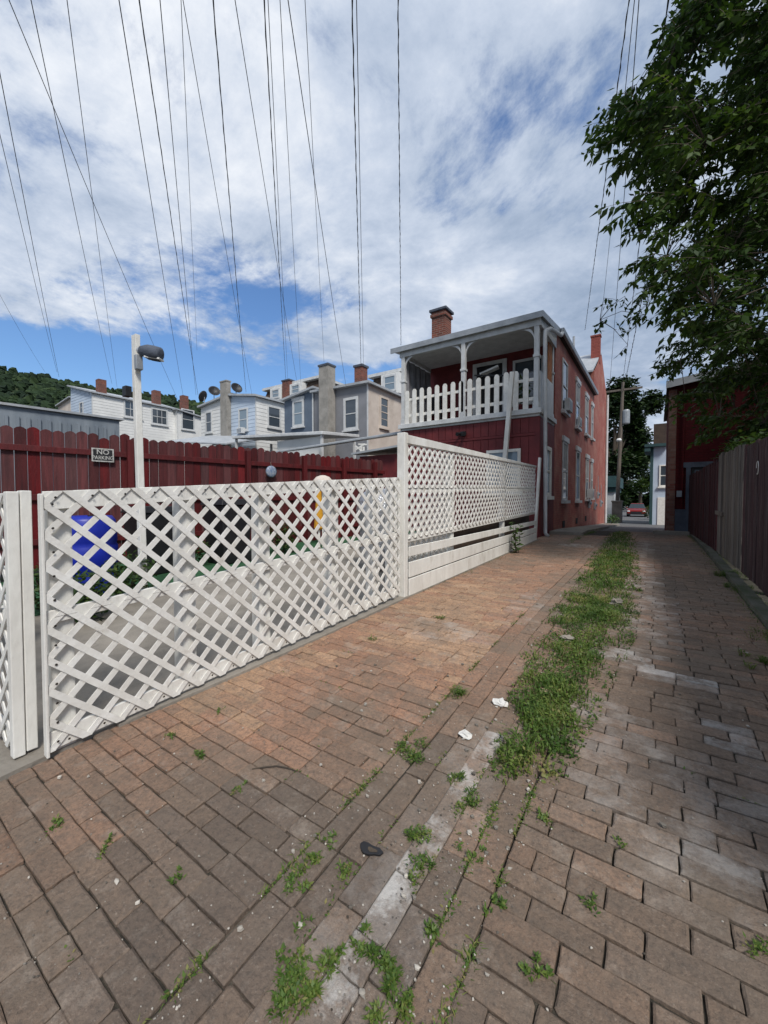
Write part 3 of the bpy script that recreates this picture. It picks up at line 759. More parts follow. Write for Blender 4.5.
rf = empty('board_fence', (A+B)/2, 'long dark red board fence with dog eared tops along the back of the yard', 'fence')
F, L = board_fence(rf, A, B, 2.04, (1, -.2, 0), M['redfence_b'], gap=.003)
m = MB()
for v in (.35, 1.0, 1.70):
    m = MB(); fbox(m, F, 0, L, v, v+.085, .024, .062); m.build('rail', M['redfence'], rf, bevel=.004)
for u in (1.0, 3.4, 5.8, 8.2, 10.2, 11.5, 12.6, 13.6):
    m = MB(); fbox(m, F, u, u+.09, 0, 1.98, .064, .15); m.build('post', M['redfence'], rf, bevel=.004)

# NO PARKING sign on the fence
def text_obj(body, size, mat, loc, rot, parent, name, ext=.002, sx=1.0):
    c = bpy.data.curves.new(name, 'FONT'); c.body = body; c.size = size; c.align_x = 'CENTER'; c.align_y = 'CENTER'; c.extrude = ext; c.offset = size*.015
    o = bpy.data.objects.new(name, c); COL.objects.link(o)
    dg = bpy.context.evaluated_depsgraph_get(); me = bpy.data.meshes.new_from_object(o.evaluated_get(dg)); bpy.data.objects.remove(o)
    o = bpy.data.objects.new(name, me); COL.objects.link(o); me.materials.append(mat)
    o.location = Vector(loc) - world_loc(parent); o.rotation_euler = rot; o.scale = (sx, 1, 1); o.parent = parent
    return o
sgn = at(102, 455.5, 5.47)
# slide on to the fence face
dirf = (B-A).normalized(); nf = Vector((dirf.y, -dirf.x, 0)).normalized()
r = ray(102, 455.5); t = (A - Vector((0, 0, EYE))).dot(nf)/r.dot(nf); hit = Vector((0, 0, EYE)) + r*t + nf*.075
sg = empty('no_parking_sign', hit, 'small black and white NO PARKING sign fixed to the dark red fence', 'sign')
angf = math.atan2(dirf.y, dirf.x); ud = Vector((math.cos(angf), math.sin(angf), 0)); vd = Vector((0, 0, 1))
def sp(u, v, w): return hit + ud*u + vd*v + nf*w
SW, SH = .145, .105
m = MB(); m.prism([sp(-SW, -SH, 0), sp(SW, -SH, 0), sp(SW, SH, 0), sp(-SW, SH, 0)], nf*.003); m.build('border', M['signtext'], sg)
m = MB(); e = .02; m.prism([sp(-SW+e, -SH+e, .0032), sp(SW-e, -SH+e, .0032), sp(SW-e, SH-e, .0032), sp(-SW+e, SH-e, .0032)], nf*.002); m.build('panel', M['black'], sg)
text_obj('NO', .105, M['signtext'], sp(0, .043, .0055), (R(90), 0, angf), sg, 'lettering')
text_obj('PARKING', .082, M['signtext'], sp(0, -.045, .0055), (R(90), 0, angf), sg, 'lettering', sx=.80)

# ================================================================ YARD LAMP POST
pb = at(143, 560, 4.55); pb.z = gz(pb.y)
top = at(136.5, 338, 4.55).z
lp_ = empty('yard_light_post', pb, 'tall square white post with a grey floodlight near its top, in the yard', 'lamp post')
m = MB(); m.beam(pb, (pb.x-.03, pb.y-.02, top-.38),   .068, .068, (1, 0, 0)); m.build('post', M['white2'], lp_, bevel=.006)
cr = Vector((math.cos(YAW), math.sin(YAW), 0))
pt = Vector((pb.x-.03, pb.y-.02, 0))
m = MB(); m.beam((pt.x, pt.y, top-.42), (pt.x, pt.y, top), .10, .05, (0, 1, 0)); m.build('mounting_board', M['white2'], lp_, bevel=.004)
hz = at(150, 355, 4.55).z
m = MB(); fw = Vector((-math.sin(YAW), math.cos(YAW), 0))
c0 = pt + cr*.06 - fw*.06 + Vector((0, 0, hz))
m.tube([c0, c0 + cr*.05], .035, 10); m.build('bracket', M['metal'], lp_)
m = MB(); d = (cr*.95 - Vector((0, 0, .22))).normalized()
m.tube([c0 + cr*.03, c0 + cr*.06 + d*.04, c0 + cr*.05 + d*.12, c0 + cr*.05 + d*.20, c0+cr*.05 + d*.215], [.05, .075, .082, .078, .05], 14); h1 = m.build('floodlight', M['stone'], lp_, smooth=True)
m = MB(); m.beam(c0 + cr*.09 + Vector((0, 0, -.075)), c0 + cr*.26 + Vector((0, 0, -.10)), .10, .02); m.build('lens', M['lamp'], h1, bevel=.003)
m = MB(); m.beam(c0 - Vector((0, 0, .05)), c0 + cr*.005 - Vector((0, 0, .21)), .07, .06, (1, 0, 0)); m.build('ballast_box', M['metal'], lp_, bevel=.006)
pz = at(137, 394, 4.55).z
m = MB(); m.box((pt.x-.10, pt.y-.11, pz-.055), (pt.x-.01, pt.y-.045, pz+.06)); m.build('sensor_box', M['black'], lp_, bevel=.005)

# ================================================================ YARD THINGS seen through the lattice
p = at(88, 530, 4.6); p.z = gz(p.y)
br = empty('barrel', p, 'bright blue plastic barrel behind the left end of the lattice fence', 'barrel')
m = MB(); m.lathe(p, [(0, 0), (.24, 0), (.27, .05), (.28, .25), (.265, .28), (.285, .31), (.29, .58), (.27, .61), (.285, .64), (.27, .88), (.235, .93), (.22, .93), (.21, .91), (0, .91)], 24); m.build('body', M['blue'], br, smooth=True)
m = MB(); m.cyl(p + Vector((.1, 0, .91)), .035, .03, 12); m.build('bung', M['black'], br)
def bush(p, rx, rz, n, label, name='shrub', mat='weed', L=.07, group=None, cat='shrub'):
    root = empty(name, p, label, cat, group); m = MB(); s_ = MB()
    for _ in range(n):
        d = Vector((random.gauss(0, 1), random.gauss(0, 1), random.gauss(0, 1))).normalized() * random.random()**.35
        f = 1 + .3*noise.noise(d*2 + Vector(p))
        q = Vector(p) + Vector((d.x*rx*f, d.y*rx*f, rz + d.z*rz*f))
        leaflet(m, q, L*random.uniform(.6, 1.3), L*.45, random.random()*6.28, random.uniform(-.7, .8), min(1, max(0, random.gauss(.4, .25))), random.gauss(0, .5))
    for k in range(7):
        a = random.random()*6.28; s_.tube([Vector(p) - Vector((0, 0, .03)), Vector(p) + Vector((math.cos(a)*rx*.5, math.sin(a)*rx*.5, rz*1.3))], [.012, .004], 5)
    m.build('leaves', M[mat], root); s_.build('stem', M['bark'], root); return root
for (px, py, d, rx, rz, lb) in [(84, 590, 3.7, .26, .24, 'leafy green shrub in front of the blue barrel, behind the lattice'), (125, 580, 4.3, .28, .27, 'dark green shrub right of the blue barrel behind the lattice'),
                                (52, 590, 4.0, .25, .28, 'green shrub behind the gap at the left end of the lattice fence'), (188, 560, 6.0, .3, .26, 'green shrub at the foot of the red fence near the black bin'), (282, 540, 7.2, .28, .3, 'green shrub at the foot of the red fence between the bin and the folded umbrella')]:
    q = at(px, py, d); q.z = gz(q.y) + .0; bush(q, rx, rz, 700, lb, mat='leaf', group='shrubs in the yard')
def bin_(px, d, label, w=.5, h=.95, mat='black'):
    p = at(px, 540, d); p.z = gz(p.y)+.02; r = empty('trash_bin', p, label, 'trash bin', 'black trash bins in the yard'); m = MB()
    m.hexa([p+Vector(v) for v in ((-w*.4, -w*.4, 0), (w*.4, -w*.4, 0), (w*.4, w*.4, 0), (-w*.4, w*.4, 0), (-w*.5, -w*.5, h*.9), (w*.5, -w*.5, h*.9), (w*.5, w*.5, h*.9), (-w*.5, w*.5, h*.9))])
    m.build('body', M[mat], r, bevel=.02); m = MB(); m.hexa([p+Vector(v) for v in ((-w*.54, -w*.54, h*.905), (w*.54, -w*.54, h*.905), (w*.54, w*.54, h*.905), (-w*.54, w*.54, h*.905), (-w*.45, -w*.45, h), (w*.45, -w*.45, h), (w*.45, w*.45, h), (-w*.45, w*.45, h))])
    m.build('lid', M[mat], r, bevel=.012)
    for sx in (-1, 1):
        m = MB(); m.tube([p+Vector((sx*w*.42-.03*sx, w*.45, .09)), p+Vector((sx*w*.42+.02*sx, w*.45, .09))], .09, 14); m.build('wheel', M[mat], r)
bin_(150, 5.6, 'black trash bin by the red fence, behind the left part of the lattice fence')
bin_(228, 6.3, 'black trash bin by the red fence, near the middle of the lattice fence', .55, 1.0)
# folded umbrella
p = at(319, 520, 6.6); p.z = gz(p.y)
u_ = empty('folded_umbrella', p, 'folded yellow patio umbrella standing in the yard behind the lattice', 'umbrella')
m = MB(); m.lathe(p, [(0, 0), (.22, 0), (.22, .05), (.05, .08), (.03, .2), (0, .2)], 18); m.build('base', M['concrete'], u_)
m = MB(); m.cyl(p+Vector((0, 0, .1)), .018, 1.22, 8); m.build('pole', M['white2'], u_)
m = MB(); m.lathe(p, [(.02, .48), (.085, .52), (.07, .7), (.05, 1.0), (.035, 1.22), (.01, 1.27)], 9); m.build('canopy', M['yellow'], u_)
# covered grill
p = at(378, 530, 5.6); p.z = gz(p.y)
g_ = empty('covered_grill', p, 'barbecue grill under a crinkled silver cover behind the lattice corner', 'grill')
m = MB(); m.lathe(p + Vector((0, 0, .12)), [(.24, 0), (.27, .2), (.26, .45), (.31, .72), (.27, .92), (.14, 1.02), (0, 1.04)], 22); ob = m.build('cover', M['foil'], g_)
for a in (0, 2.1, 4.2): m = MB(); m.cyl(p + Vector((.17*math.cos(a), .17*math.sin(a), 0)), .015, .2, 6); m.build('leg', M['black'], g_)
# white plastic chair by the left edge
def chair(p, rz, label):
    r = empty('garden_chair', p, label, 'chair'); p = Vector(p); rot = Matrix.Rotation(rz, 3, 'Z')
    def T(x, y, z): return p + rot @ Vector((x, y, z))
    m = MB(); m.hexa([T(-.22, -.22, .40), T(.22, -.22, .40), T(.2, .2, .40), T(-.2, .2, .40), T(-.22, -.22, .43), T(.22, -.22, .43), T(.2, .2, .43), T(-.2, .2, .43)]); m.build('seat', M['white'], r, bevel=.01)
    m = MB()
    for k in range(5):
        x = -.17 + k*.085; m.beam(T(x, .21, .42), T(x*1.1, .32, .84), .05, .015, (0, 1, 0))
    m.beam(T(-.22, .325, .85), T(.22, .325, .85), .03, .06); m.build('backrest', M['white'], r, bevel=.004)
    for sx in (-1, 1):
        for sy in (-1, 1):
            m = MB(); m.beam(T(sx*.2, sy*.19, .41), T(sx*.24, sy*.24, 0), .045, .03, (0, 1, 0)); m.build('leg', M['white'], r, bevel=.004)
        m = MB(); m.tube([T(sx*.24, -.2, .42), T(sx*.26, -.2, .62), T(sx*.26, .1, .64), T(sx*.24, .3, .66)], .018, 8); m.build('armrest', M['white'], r)
q = at(-30, 600, 2.9); q.z = gz(q.y)+.02
chair(q, 2.4, 'white plastic garden chair at the far left behind the sideways lattice panel')
q = at(323, 520, 7.9); q.z = gz(q.y)
m_ = MB()
r_ = empty('parasol', q, 'small closed off white parasol dome rising above the lattice fence', 'parasol')
zt = at(323, 475, 7.9).z
m_.lathe((q.x, q.y, zt-.2), [(.22, 0), (.2, .08), (.13, .16), (.05, .19), (0, .195)], 16); m_.build('canopy', M['cream'], r_, smooth=True)
m_ = MB(); m_.cyl(q, .02, zt-q.z-.03, 8); m_.build('pole', M['white2'], r_)
# ornament on the red fence
r = ray(268.5, 472); t = (A - Vector((0, 0, EYE))).dot(nf)/r.dot(nf); hit2 = Vector((0, 0, EYE)) + r*t + nf*.12
og = empty('wall_ornament', hit2, 'round blue and silver ornament hanging on the red fence', 'ornament')
m = MB(); m.lathe(hit2, [(0, -.02), (.10, -.015), (.125, 0), (.10, .02), (.05, .03), (0, .03)], 20, axis=nf); m.build('disc', pmat('blue_silver_glaze', (.10, .16, .28), (.35, .38, .42), 22, .25), og, smooth=True)
m = MB(); m.tube([hit2 + Vector((0, 0, .12)), hit2 + Vector((0, 0, .2)) - nf*.03], .004, 5); m.build('hook', M['screw'], og)

# ================================================================ window helper: a plane given by origin, across direction, outward normal
def window(parent, o, ux, nrm, w, h, frame=.07, mullions=(1, 1), mat='white2', glass='glass', sill=True, lintel=False, blind=0, name='window', fmat=None, depth=.05):
    o, ux, nrm = Vector(o), Vector(ux).normalized(), Vector(nrm).normalized(); up = Vector((0, 0, 1)); fm = M[mat]
    def P(u, v, d): return o + ux*u + up*v + nrm*d
    def bx(m, u0, u1, v0, v1, d0, d1): m.hexa([P(u0, v0, d0), P(u1, v0, d0), P(u1, v0, d1), P(u0, v0, d1), P(u0, v1, d0), P(u1, v1, d0), P(u1, v1, d1), P(u0, v1, d1)])
    m = MB(); hw = w/2
    bx(m, -hw, -hw+frame, 0, h, .004, depth); bx(m, hw-frame, hw, 0, h, .004, depth); bx(m, -hw+frame, hw-frame, h-frame, h, .004, depth); bx(m, -hw+frame, hw-frame, 0, frame, .004, depth)
    root = m.build(name, fm, parent)
    m = MB(); bx(m, -hw+frame, hw-frame, frame, h-frame, .002, .014); m.build('pane', M[glass], root)
    m = MB(); iw, ih = w-2*frame, h-2*frame; t = min(.03, frame*.5)
    bx(m, -hw+frame, hw-frame, h/2-t*.8, h/2+t*.8, .016, .036)
    for i in range(1, mullions[0]): x = -iw/2 + iw*i/mullions[0]; bx(m, x-t/2, x+t/2, frame, h-frame, .0155, .03)
    for i in range(1, mullions[1]): z = frame + ih*i/mullions[1]; bx(m, -hw+frame, hw-frame, z-t/2, z+t/2, .015, .028)
    m.build('sash', fm, root)
    if blind:
        m = MB(); bx(m, -iw/2+.01, iw/2-.01, h-frame-ih*blind, h-frame, .0142, .0152); m.build('blind', M['blind'], root)
    if sill:
        m = MB(); bx(m, -hw-.06, hw+.06, -.09, -.002, .003, .11); m.build('sill', fm, root)
    if lintel:
        m = MB(); bx(m, -hw-.06, hw+.06, h+.002, h+.15, .003, .06); m.build('lintel', fm, root)
    return root
def ac_unit(parent, o, ux, nrm, w=.5, h=.36, d=.35):
    o, ux, nrm = Vector(o), Vector(ux).normalized(), Vector(nrm).normalized(); up = Vector((0, 0, 1))
    def P(u, v, e): return o + ux*u + up*v + nrm*e
    m = MB(); m.hexa([P(-w/2, 0, .045), P(w/2, 0, .045), P(w/2, 0, d), P(-w/2, 0, d), P(-w/2, h, .045), P(w/2, h, .045), P(w/2, h, d), P(-w/2, h, d)])
    a = m.build('air_conditioner', M['trim'], parent, bevel=.01)
    m = MB()
    for k in range(6):
        v = .05 + k*(h-.1)/6; m.hexa([P(-w/2+.04, v, d+.001), P(w/2-.04, v, d+.001), P(w/2-.04, v, d+.008), P(-w/2+.04, v, d+.008), P(-w/2+.04, v+.022, d+.001), P(w/2-.04, v+.022, d+.001), P(w/2-.04, v+.022, d+.008), P(-w/2+.04, v+.022, d+.008)])
    m.build('grille', M['metal'], a)

# ================================================================ THE RED BRICK HOUSE WITH THE PORCH
HX, HL = -2.30, -6.14           # right (alley) face and left face
YF, YB = 9.9, 11.6              # porch front, start of the brick wall
ZF = 3.40                       # porch floor
g0 = .25
house = empty('brick_house', (-4.2, 15.5, g0), 'red painted brick house with an open upstairs porch facing the camera', 'house')
m = MB(); m.box((HL, YB, -.3), (HX, 19.6, 5.78)); m.build('brick_wall', M['redwall'], house)
# front of the porch level wall above (red siding)
m = MB(); m.box((HL+.005, YB-.04, ZF), (HX-.02, YB-.002, 5.6)); m.build('porch_back_wall', M['redside'], house)
# lower wooden extension
m = MB(); m.box((HL, YF+.02, .0), (HX-.02, YB-.005, ZF-.16))
u = HL
while u < HX-.05:        # vertical boards
    m.box((u+.004, YF+.002, .12), (min(u+.19, HX-.022), YF+.0195, 2.78)); u += .2
m.box((HL, YF-.008, 2.80), (HX-.02, YF+.0195, 2.86))
u = HL
while u < HX-.05:
    m.box((u+.004, YF+.002, 2.87), (min(u+.19, HX-.022), YF+.0195, ZF-.17)); u += .2
u = YF+.03
while u < YB-.1:
    m.box((HX-.0195, u+.004, .12), (HX-.004, min(u+.2, YB-.01), ZF-.17)); u += .21
m.build('extension_wall', M['redside'], house)
m = MB(); m.box((HX-.09, YF-.012, .1), (HX+.004, YF+.0, ZF-.17)); m.box((HX-.003, YF, .1), (HX+.012, YF+.09, ZF-.17)); m.build('corner_board', M['redside'], house)
# floor + white band
m = MB(); m.box((HL-.02, YF-.02, ZF-.155), (HX-.001, YB-.045, ZF-.005)); m.build('porch_floor', M['trim'], house)
m = MB(); m.box((HL-.06, YF-.10, ZF-.10), (HX+.05, YF-.022, ZF+.02)); m.box((HX+.002, YF-.02, ZF-.10), (HX+.05, YB, ZF+.02)); m.build('floor_trim', M['trim'], house, bevel=.006)
# posts with curved brackets
def porch_post(x, y):
    m = MB(); m.box((x-.055, y-.055, ZF+.02), (x+.055, y+.055, 5.34)); m.box((x-.075, y-.075, 4.62), (x+.075, y+.075, 4.68)); m.box((x-.07, y-.07, ZF+.02), (x+.07, y+.07, ZF+.16))
    return m.build('porch_post', M['trim'], house, bevel=.006)
def bracket(post, x, y, dx, dy, s=.33):
    m = MB(); pts = []
    for k in range(7):
        a = k/6*math.pi/2; pts.append((s*(1-math.cos(a)), s*(math.sin(a))))
    o_ = Vector((x, y, 5.33-s)); d = Vector((dx, dy, 0)); n_ = Vector((-dy, dx, 0))*.02
    prof = [o_ + d*(.056+a) + Vector((0, 0, b)) for a, b in pts] + [o_ + d*(.056+a+.07) + Vector((0, 0, b-.0)) for a, b in reversed(pts[:-1])]
    prof = [o_ + d*(.057 + a) + Vector((0, 0, b)) for a, b in pts]
    inner = [o_ + d*(.057 + a*.82 + .0) + Vector((0, 0, min(s, b + .065))) for a, b in pts]
    for k in range(6):
        q = [prof[k], prof[k+1], inner[k+1], inner[k]]
        m.hexa([v - n_ for v in q] + [v + n_ for v in q])
    m.build('bracket', M['trim'], post)
PX = [HL+.08, -4.22, HX-.08]
for i, x in enumerate(PX):
    pp = porch_post(x, YF)
    if i < 2: bracket(pp, x, YF, 1, 0)
    if i > 0: bracket(pp, x, YF, -1, 0)
    if i == 2: bracket(pp, x, YF, 0, 1, .36)
pp = porch_post(HX-.08, YB-.12)
bracket(pp, HX-.08, YB-.12, 0, -1, .36)
m = MB(); m.box((HL-.03, YF-.06, 5.34), (HX+.02, YF+.06, 5.52)); m.box((HX-.10, YF+.065, 5.34), (HX+.02, YB, 5.52)); m.box((HL-.03, YF+.065, 5.34), (HL+.09, YB, 5.52)); m.build('porch_beam', M['trim'], house, bevel=.006)
m = MB(); m.box((HL+.09, YF+.06, 5.46), (HX-.10, YB-.045, 5.50)); m.build('porch_ceiling', M['trim'], house)
# picket railing
m = MB()
m.box((HL+.13, YF-.028, ZF+.22), (HX-.13, YF-.002, ZF+.30)); m.box((HL+.13, YF-.028, ZF+.68), (HX-.13, YF-.002, ZF+.75))
x = HL+.22
while x < HX-.15:
    if abs(x-PX[1]) > .04:
        w = .062; h = .98 + random.gauss(0, .008)
        pts = [(x-w, ZF+.03), (x+w, ZF+.03), (x+w, ZF+h-.06), (x+w*.6, ZF+h-.012), (x, ZF+h), (x-w*.6, ZF+h-.012), (x-w, ZF+h-.06)]
        m.prism([(a, YF-.055, b) for a, b in pts], (0, .026, 0))
    x += .236
m.build('picket_railing', M['white'], house)
# side knee wall of the porch and its opening
m = MB(); m.box((HX-.08, YF+.07, ZF+.02), (HX-.01, YB-.2, 4.32)); m.build('side_panel', M['trim'], house, bevel=.004)
m = MB(); m.box((HX-.07, YB-.62, 4.33), (HX-.05, YB-.2, 5.33)); m.build('curtain', M['orangecloth'], house)
m = MB(); m.box((HL+.01, YF+.08, ZF+.02), (HL+.05, YB-.06, ZF+.95)); m.build('side_panel', M['trim'], house)
# screen cloth hung at the left side
m = MB(); n_ = 16; o_ = len(m.v)
for i in range(n_+1):
    y = YF+.1+(YB-YF-.25)*i/n_; x = HL+.12 + .03*math.sin(i*1.7)
    m.v.append(Vector((x, y, ZF+.9))); m.v.append(Vector((x*1.0-.02, y, 5.3)))
for i in range(n_): m.f.append([i*2, i*2+2, i*2+3, i*2+1]); m.m.append(0); m.cols.append(None)
so = m.build('screen_cloth', M['greycloth'], house); sm = so.modifiers.new('t', 'SOLIDIFY'); sm.thickness = .006
# door and window at the back of the porch
dr = MB(); 
for a, b, c, d_ in ((-4.62, -4.50, ZF+.02, 5.22), (-3.72, -3.60, ZF+.02, 5.22), (-4.62, -3.60, 5.22, 5.32)): dr.box((a, YB-.085, c), (b, YB-.042, d_))
door = dr.build('porch_door', M['trim'], house)
m = MB(); m.box((-4.49, YB-.06, ZF+.04), (-3.73, YB-.043, 5.21)); m.build('door_leaf', M['dark'], door)
m = MB(); m.cyl((-3.82, YB-.10, 4.4), .025, .03, 8); m.build('handle', M['screw'], door)
window(house, (-3.0, YB-.042, 4.0), (1, 0, 0), (0, -1, 0), .85, 1.2, glass='glass', mat='trim', depth=.04)
# lower window in the rear wall, and in the side of the extension
window(house, (-3.15, YF-.001, 1.45), (1, 0, 0), (0, -1, 0), .85, 1.05, glass='glass_pale', mat='white2')
window(house, (HX-.003, 10.75, 1.35), (0, 1, 0), (1, 0, 0), .62, 1.25, glass='glass_pale', mat='white2', frame=.09)
# wall lamp pair over the window
m = MB(); m.box((-4.3, YF-.05, 2.93), (-4.15, YF-.01, 3.05)); wl_ = m.build('security_light', M['black'], house)
for dx in (-.1, .1):
    m = MB(); m.tube([(-4.225+dx*.6, YF-.05, 3.0), (-4.225+dx, YF-.17, 2.97)], [.03, .055], 10); m.build('lamp_head', M['black'], wl_)
# brick side windows
LW = [(13.05, 1.24, 1.75), (15.45, 1.24, 1.72), (17.75, 1.3, 1.6), (19.1, 1.35, 1.5)]
UW = [(12.85, 3.85, 1.5), (15.2, 3.75, 1.5), (17.35, 3.8, 1.42), (19.0, 3.85, 1.35)]
for i, (y, z, h) in enumerate(LW): window(house, (HX+.001, y, z), (0, 1, 0), (1, 0, 0), .78 if i < 3 else .55, h, mat='trim', glass='glass', lintel=True, blind=(.45, 0, .6, .3)[i], frame=.06, depth=.035)
for i, (y, z, h) in enumerate(UW): window(house, (HX+.001, y, z), (0, 1, 0), (1, 0, 0), .78 if i < 3 else .55, h, mat='trim', glass='glass', lintel=(i > 0), blind=(0, .4, .5, .3)[i], frame=.06, depth=.035)
ac_unit(house, (HX, 12.9, 3.86), (0, 1, 0), (1, 0, 0), .5, .36, .19)
ac_unit(house, (HX, 17.75, 1.33), (0, 1, 0), (1, 0, 0), .5, .36, .26)
ac_unit(house, (HX, 15.2, 3.78), (0, 1, 0), (1, 0, 0), .4, .3, .13)
# cellar vents
for y in (13.0, 15.4, 17.6):
    m = MB(); m.box((HX+.001, y-.16, .42), (HX+.02, y+.16, .62)); m.build('cellar_vent', M['dark'], house)
# utility meters near the far end
for (y, z) in ((18.3, 1.1), (20.2, 1.0), (21.2, 1.5), (22.5, 1.1)):
    m = MB(); m.box((HX+.003, y-.12, z-.18), (HX+.08, y+.1, z+.14)); q = m.build('meter_box', M['metal'], house, bevel=.01)
    m = MB(); m.tube([(HX+.08, y, z+.02), (HX+.13, y, z+.02)], .065, 14); m.build('dial', M['glass_pale'], q)
    m = MB(); m.tube([(HX+.06, y, z+.14), (HX+.04, y, z+.9)], .015, 6); m.build('conduit', M['metal'], q)
# roof
m = MB(); e = .30
RX, RY = HX+.06, YF-.13
m.hexa([(HL-.25, RY, 5.53), (RX, RY, 5.53), (RX, YB+.2, 5.78), (HL-.25, YB+.2, 5.78), (HL-.25, RY, 5.59), (RX, RY, 5.59), (RX, YB+.2, 5.88), (HL-.25, YB+.2, 5.88)])
roofp = m.build('porch_roof', M['metalroof'], house)
m = MB(); m.box((HL-.28, RY-.03, 5.48), (RX+.03, RY-.003, 5.62)); m.hexa([(RX+.003, RY, 5.48), (RX+.03, RY, 5.48), (RX+.03, YB+.2, 5.74), (RX+.003, YB+.2, 5.74), (RX+.003, RY, 5.62), (RX+.03, RY, 5.62), (RX+.03, YB+.2, 5.91), (RX+.003, YB+.2, 5.91)]); m.build('fascia', M['metal'], roofp)
m = MB(); m.hexa([(HX-.06, YF+.06, 5.525), (HX+.02, YF+.06, 5.525), (HX+.02, YB+.0, 5.525), (HX-.06, YB, 5.525), (HX-.06, YF+.06, 5.6), (HX+.02, YF+.06, 5.6), (HX+.02, YB, 5.775), (HX-.06, YB, 5.775)]); m.build('gable_infill', M['trim'], roofp)
m = MB(); m.box((HL-.1, YB+.21, 5.79), (HX+.09, 19.6, 5.93)); m.build('main_roof', M['shingle'], house)
m = MB(); m.hexa([(HX+.095, YB+.1, 5.78), (HX+.17, YB+.1, 5.78), (HX+.17, 19.55, 5.78), (HX+.095, 19.55, 5.78), (HX+.095, YB+.1, 5.9), (HX+.19, YB+.1, 5.9), (HX+.19, 19.55, 5.9), (HX+.095, 19.55, 5.9)]); m.build('gutter', M['metal'], house, bevel=.015)
m = MB(); m.tube([(HX+.13, YB+.15, 5.78), (HX+.15, YB-.1, 5.62), (HX+.14, YF+.35, 5.36), (HX+.09, YF+.08, 5.22), (HX+.09, YF+.05, 5.05), (HX+.09, YF+.2, 2.5), (HX+.09, YF+.30, .45), (HX+.16, YF+.32, .36)], .048, 10); m.build('downspout', M['trim'], house, smooth=True)
# chimney on the porch side of the roof
c_ = onY(441.5, 334, 12.2); cx_, cy_ = c_.x, 12.2
m = MB(); m.box((cx_-.24, cy_-.24, 5.9), (cx_+.24, cy_+.24, 7.45)); m.box((cx_-.28, cy_-.28, 7.28), (cx_+.28, cy_+.28, 7.38)); ch = m.build('chimney', M['chimbrick'], house)
m = MB(); m.box((cx_-.31, cy_-.31, 7.452), (cx_+.31, cy_+.31, 7.53)); m.build('chimney_cap', M['stone'], ch, bevel=.01)
m = MB(); m.hexa([(cx_-.42, cy_-.42, 5.9), (cx_+.42, cy_-.42, 5.9), (cx_+.42, cy_+.42, 5.9), (cx_-.42, cy_+.42, 5.9), (cx_-.25, cy_-.25, 6.5), (cx_+.25, cy_-.25, 6.5), (cx_+.25, cy_+.25, 6.5), (cx_-.25, cy_+.25, 6.5)]); m.build('flashing', M['metalroof'], ch)
# taller front part with its gable and chimney
m = MB(); m.add([(HX, 19.6, -.4), (HX, 24.8, -.4), (HX, 24.8, 6.9), (HX, 22.2, 8.35), (HX, 19.6, 6.9), (HL-.1, 19.6, -.4), (HL-.1, 24.8, -.4), (HL-.1, 24.8, 6.9), (HL-.1, 22.2, 8.35), (HL-.1, 19.6, 6.9)],
      [(0, 1, 2, 3, 4), (9, 8, 7, 6, 5), (0, 4, 9, 5), (1, 6, 7, 2)]); m.build('gable_wall', M['redwall'], house)
m = MB()
for (ya, za, yb, zb) in ((19.3, 6.76, 22.2, 8.37), (22.2, 8.37, 25.1, 6.76)):
    m.hexa([(HL-.3, ya, za), (HX-.02, ya, za), (HX-.02, yb, zb), (HL-.3, yb, zb), (HL-.3, ya, za+.08), (HX-.02, ya, za+.08), (HX-.02, yb, zb+.08), (HL-.3, yb, zb+.08)])
m.build('metal_roof', M['metalroof'], house)
m = MB(); m.box((HX-.36, 21.3, 7.7), (HX+.02, 21.62, 8.95)); ch2 = m.build('chimney', M['redwall_x'], house)
m = MB(); m.box((HX-.39, 21.27, 8.952), (HX+.05, 21.65, 9.02)); m.build('chimney_cap', M['redwall_x'], ch2)
m = MB(); m.tube([(HX-1.0, 20.6, 7.4), (HX-1.0, 20.6, 8.9)], .05, 8); m.build('vent_pipe', M['metal'], house)
m = MB(); m.tube([(HX+.06, 24.7, 6.9), (HX+.06, 24.7, 0)], .06, 8); m.build('downspout', M['trim'], house)

# prop post leaning at the railing
a = onY(505, 458, 9.72); b = onY(512.5, 372, 9.6)
dirp = (a-b); foot = a + dirp * ((a.z - .38)/(b.z - a.z))
m = MB(); m.beam(foot, b, .10, .10, (1, 0, 0)); tag(m.build('prop_post', M['white2'], bevel=.006), 'loose white square post leaning against the upstairs porch railing', 'post')
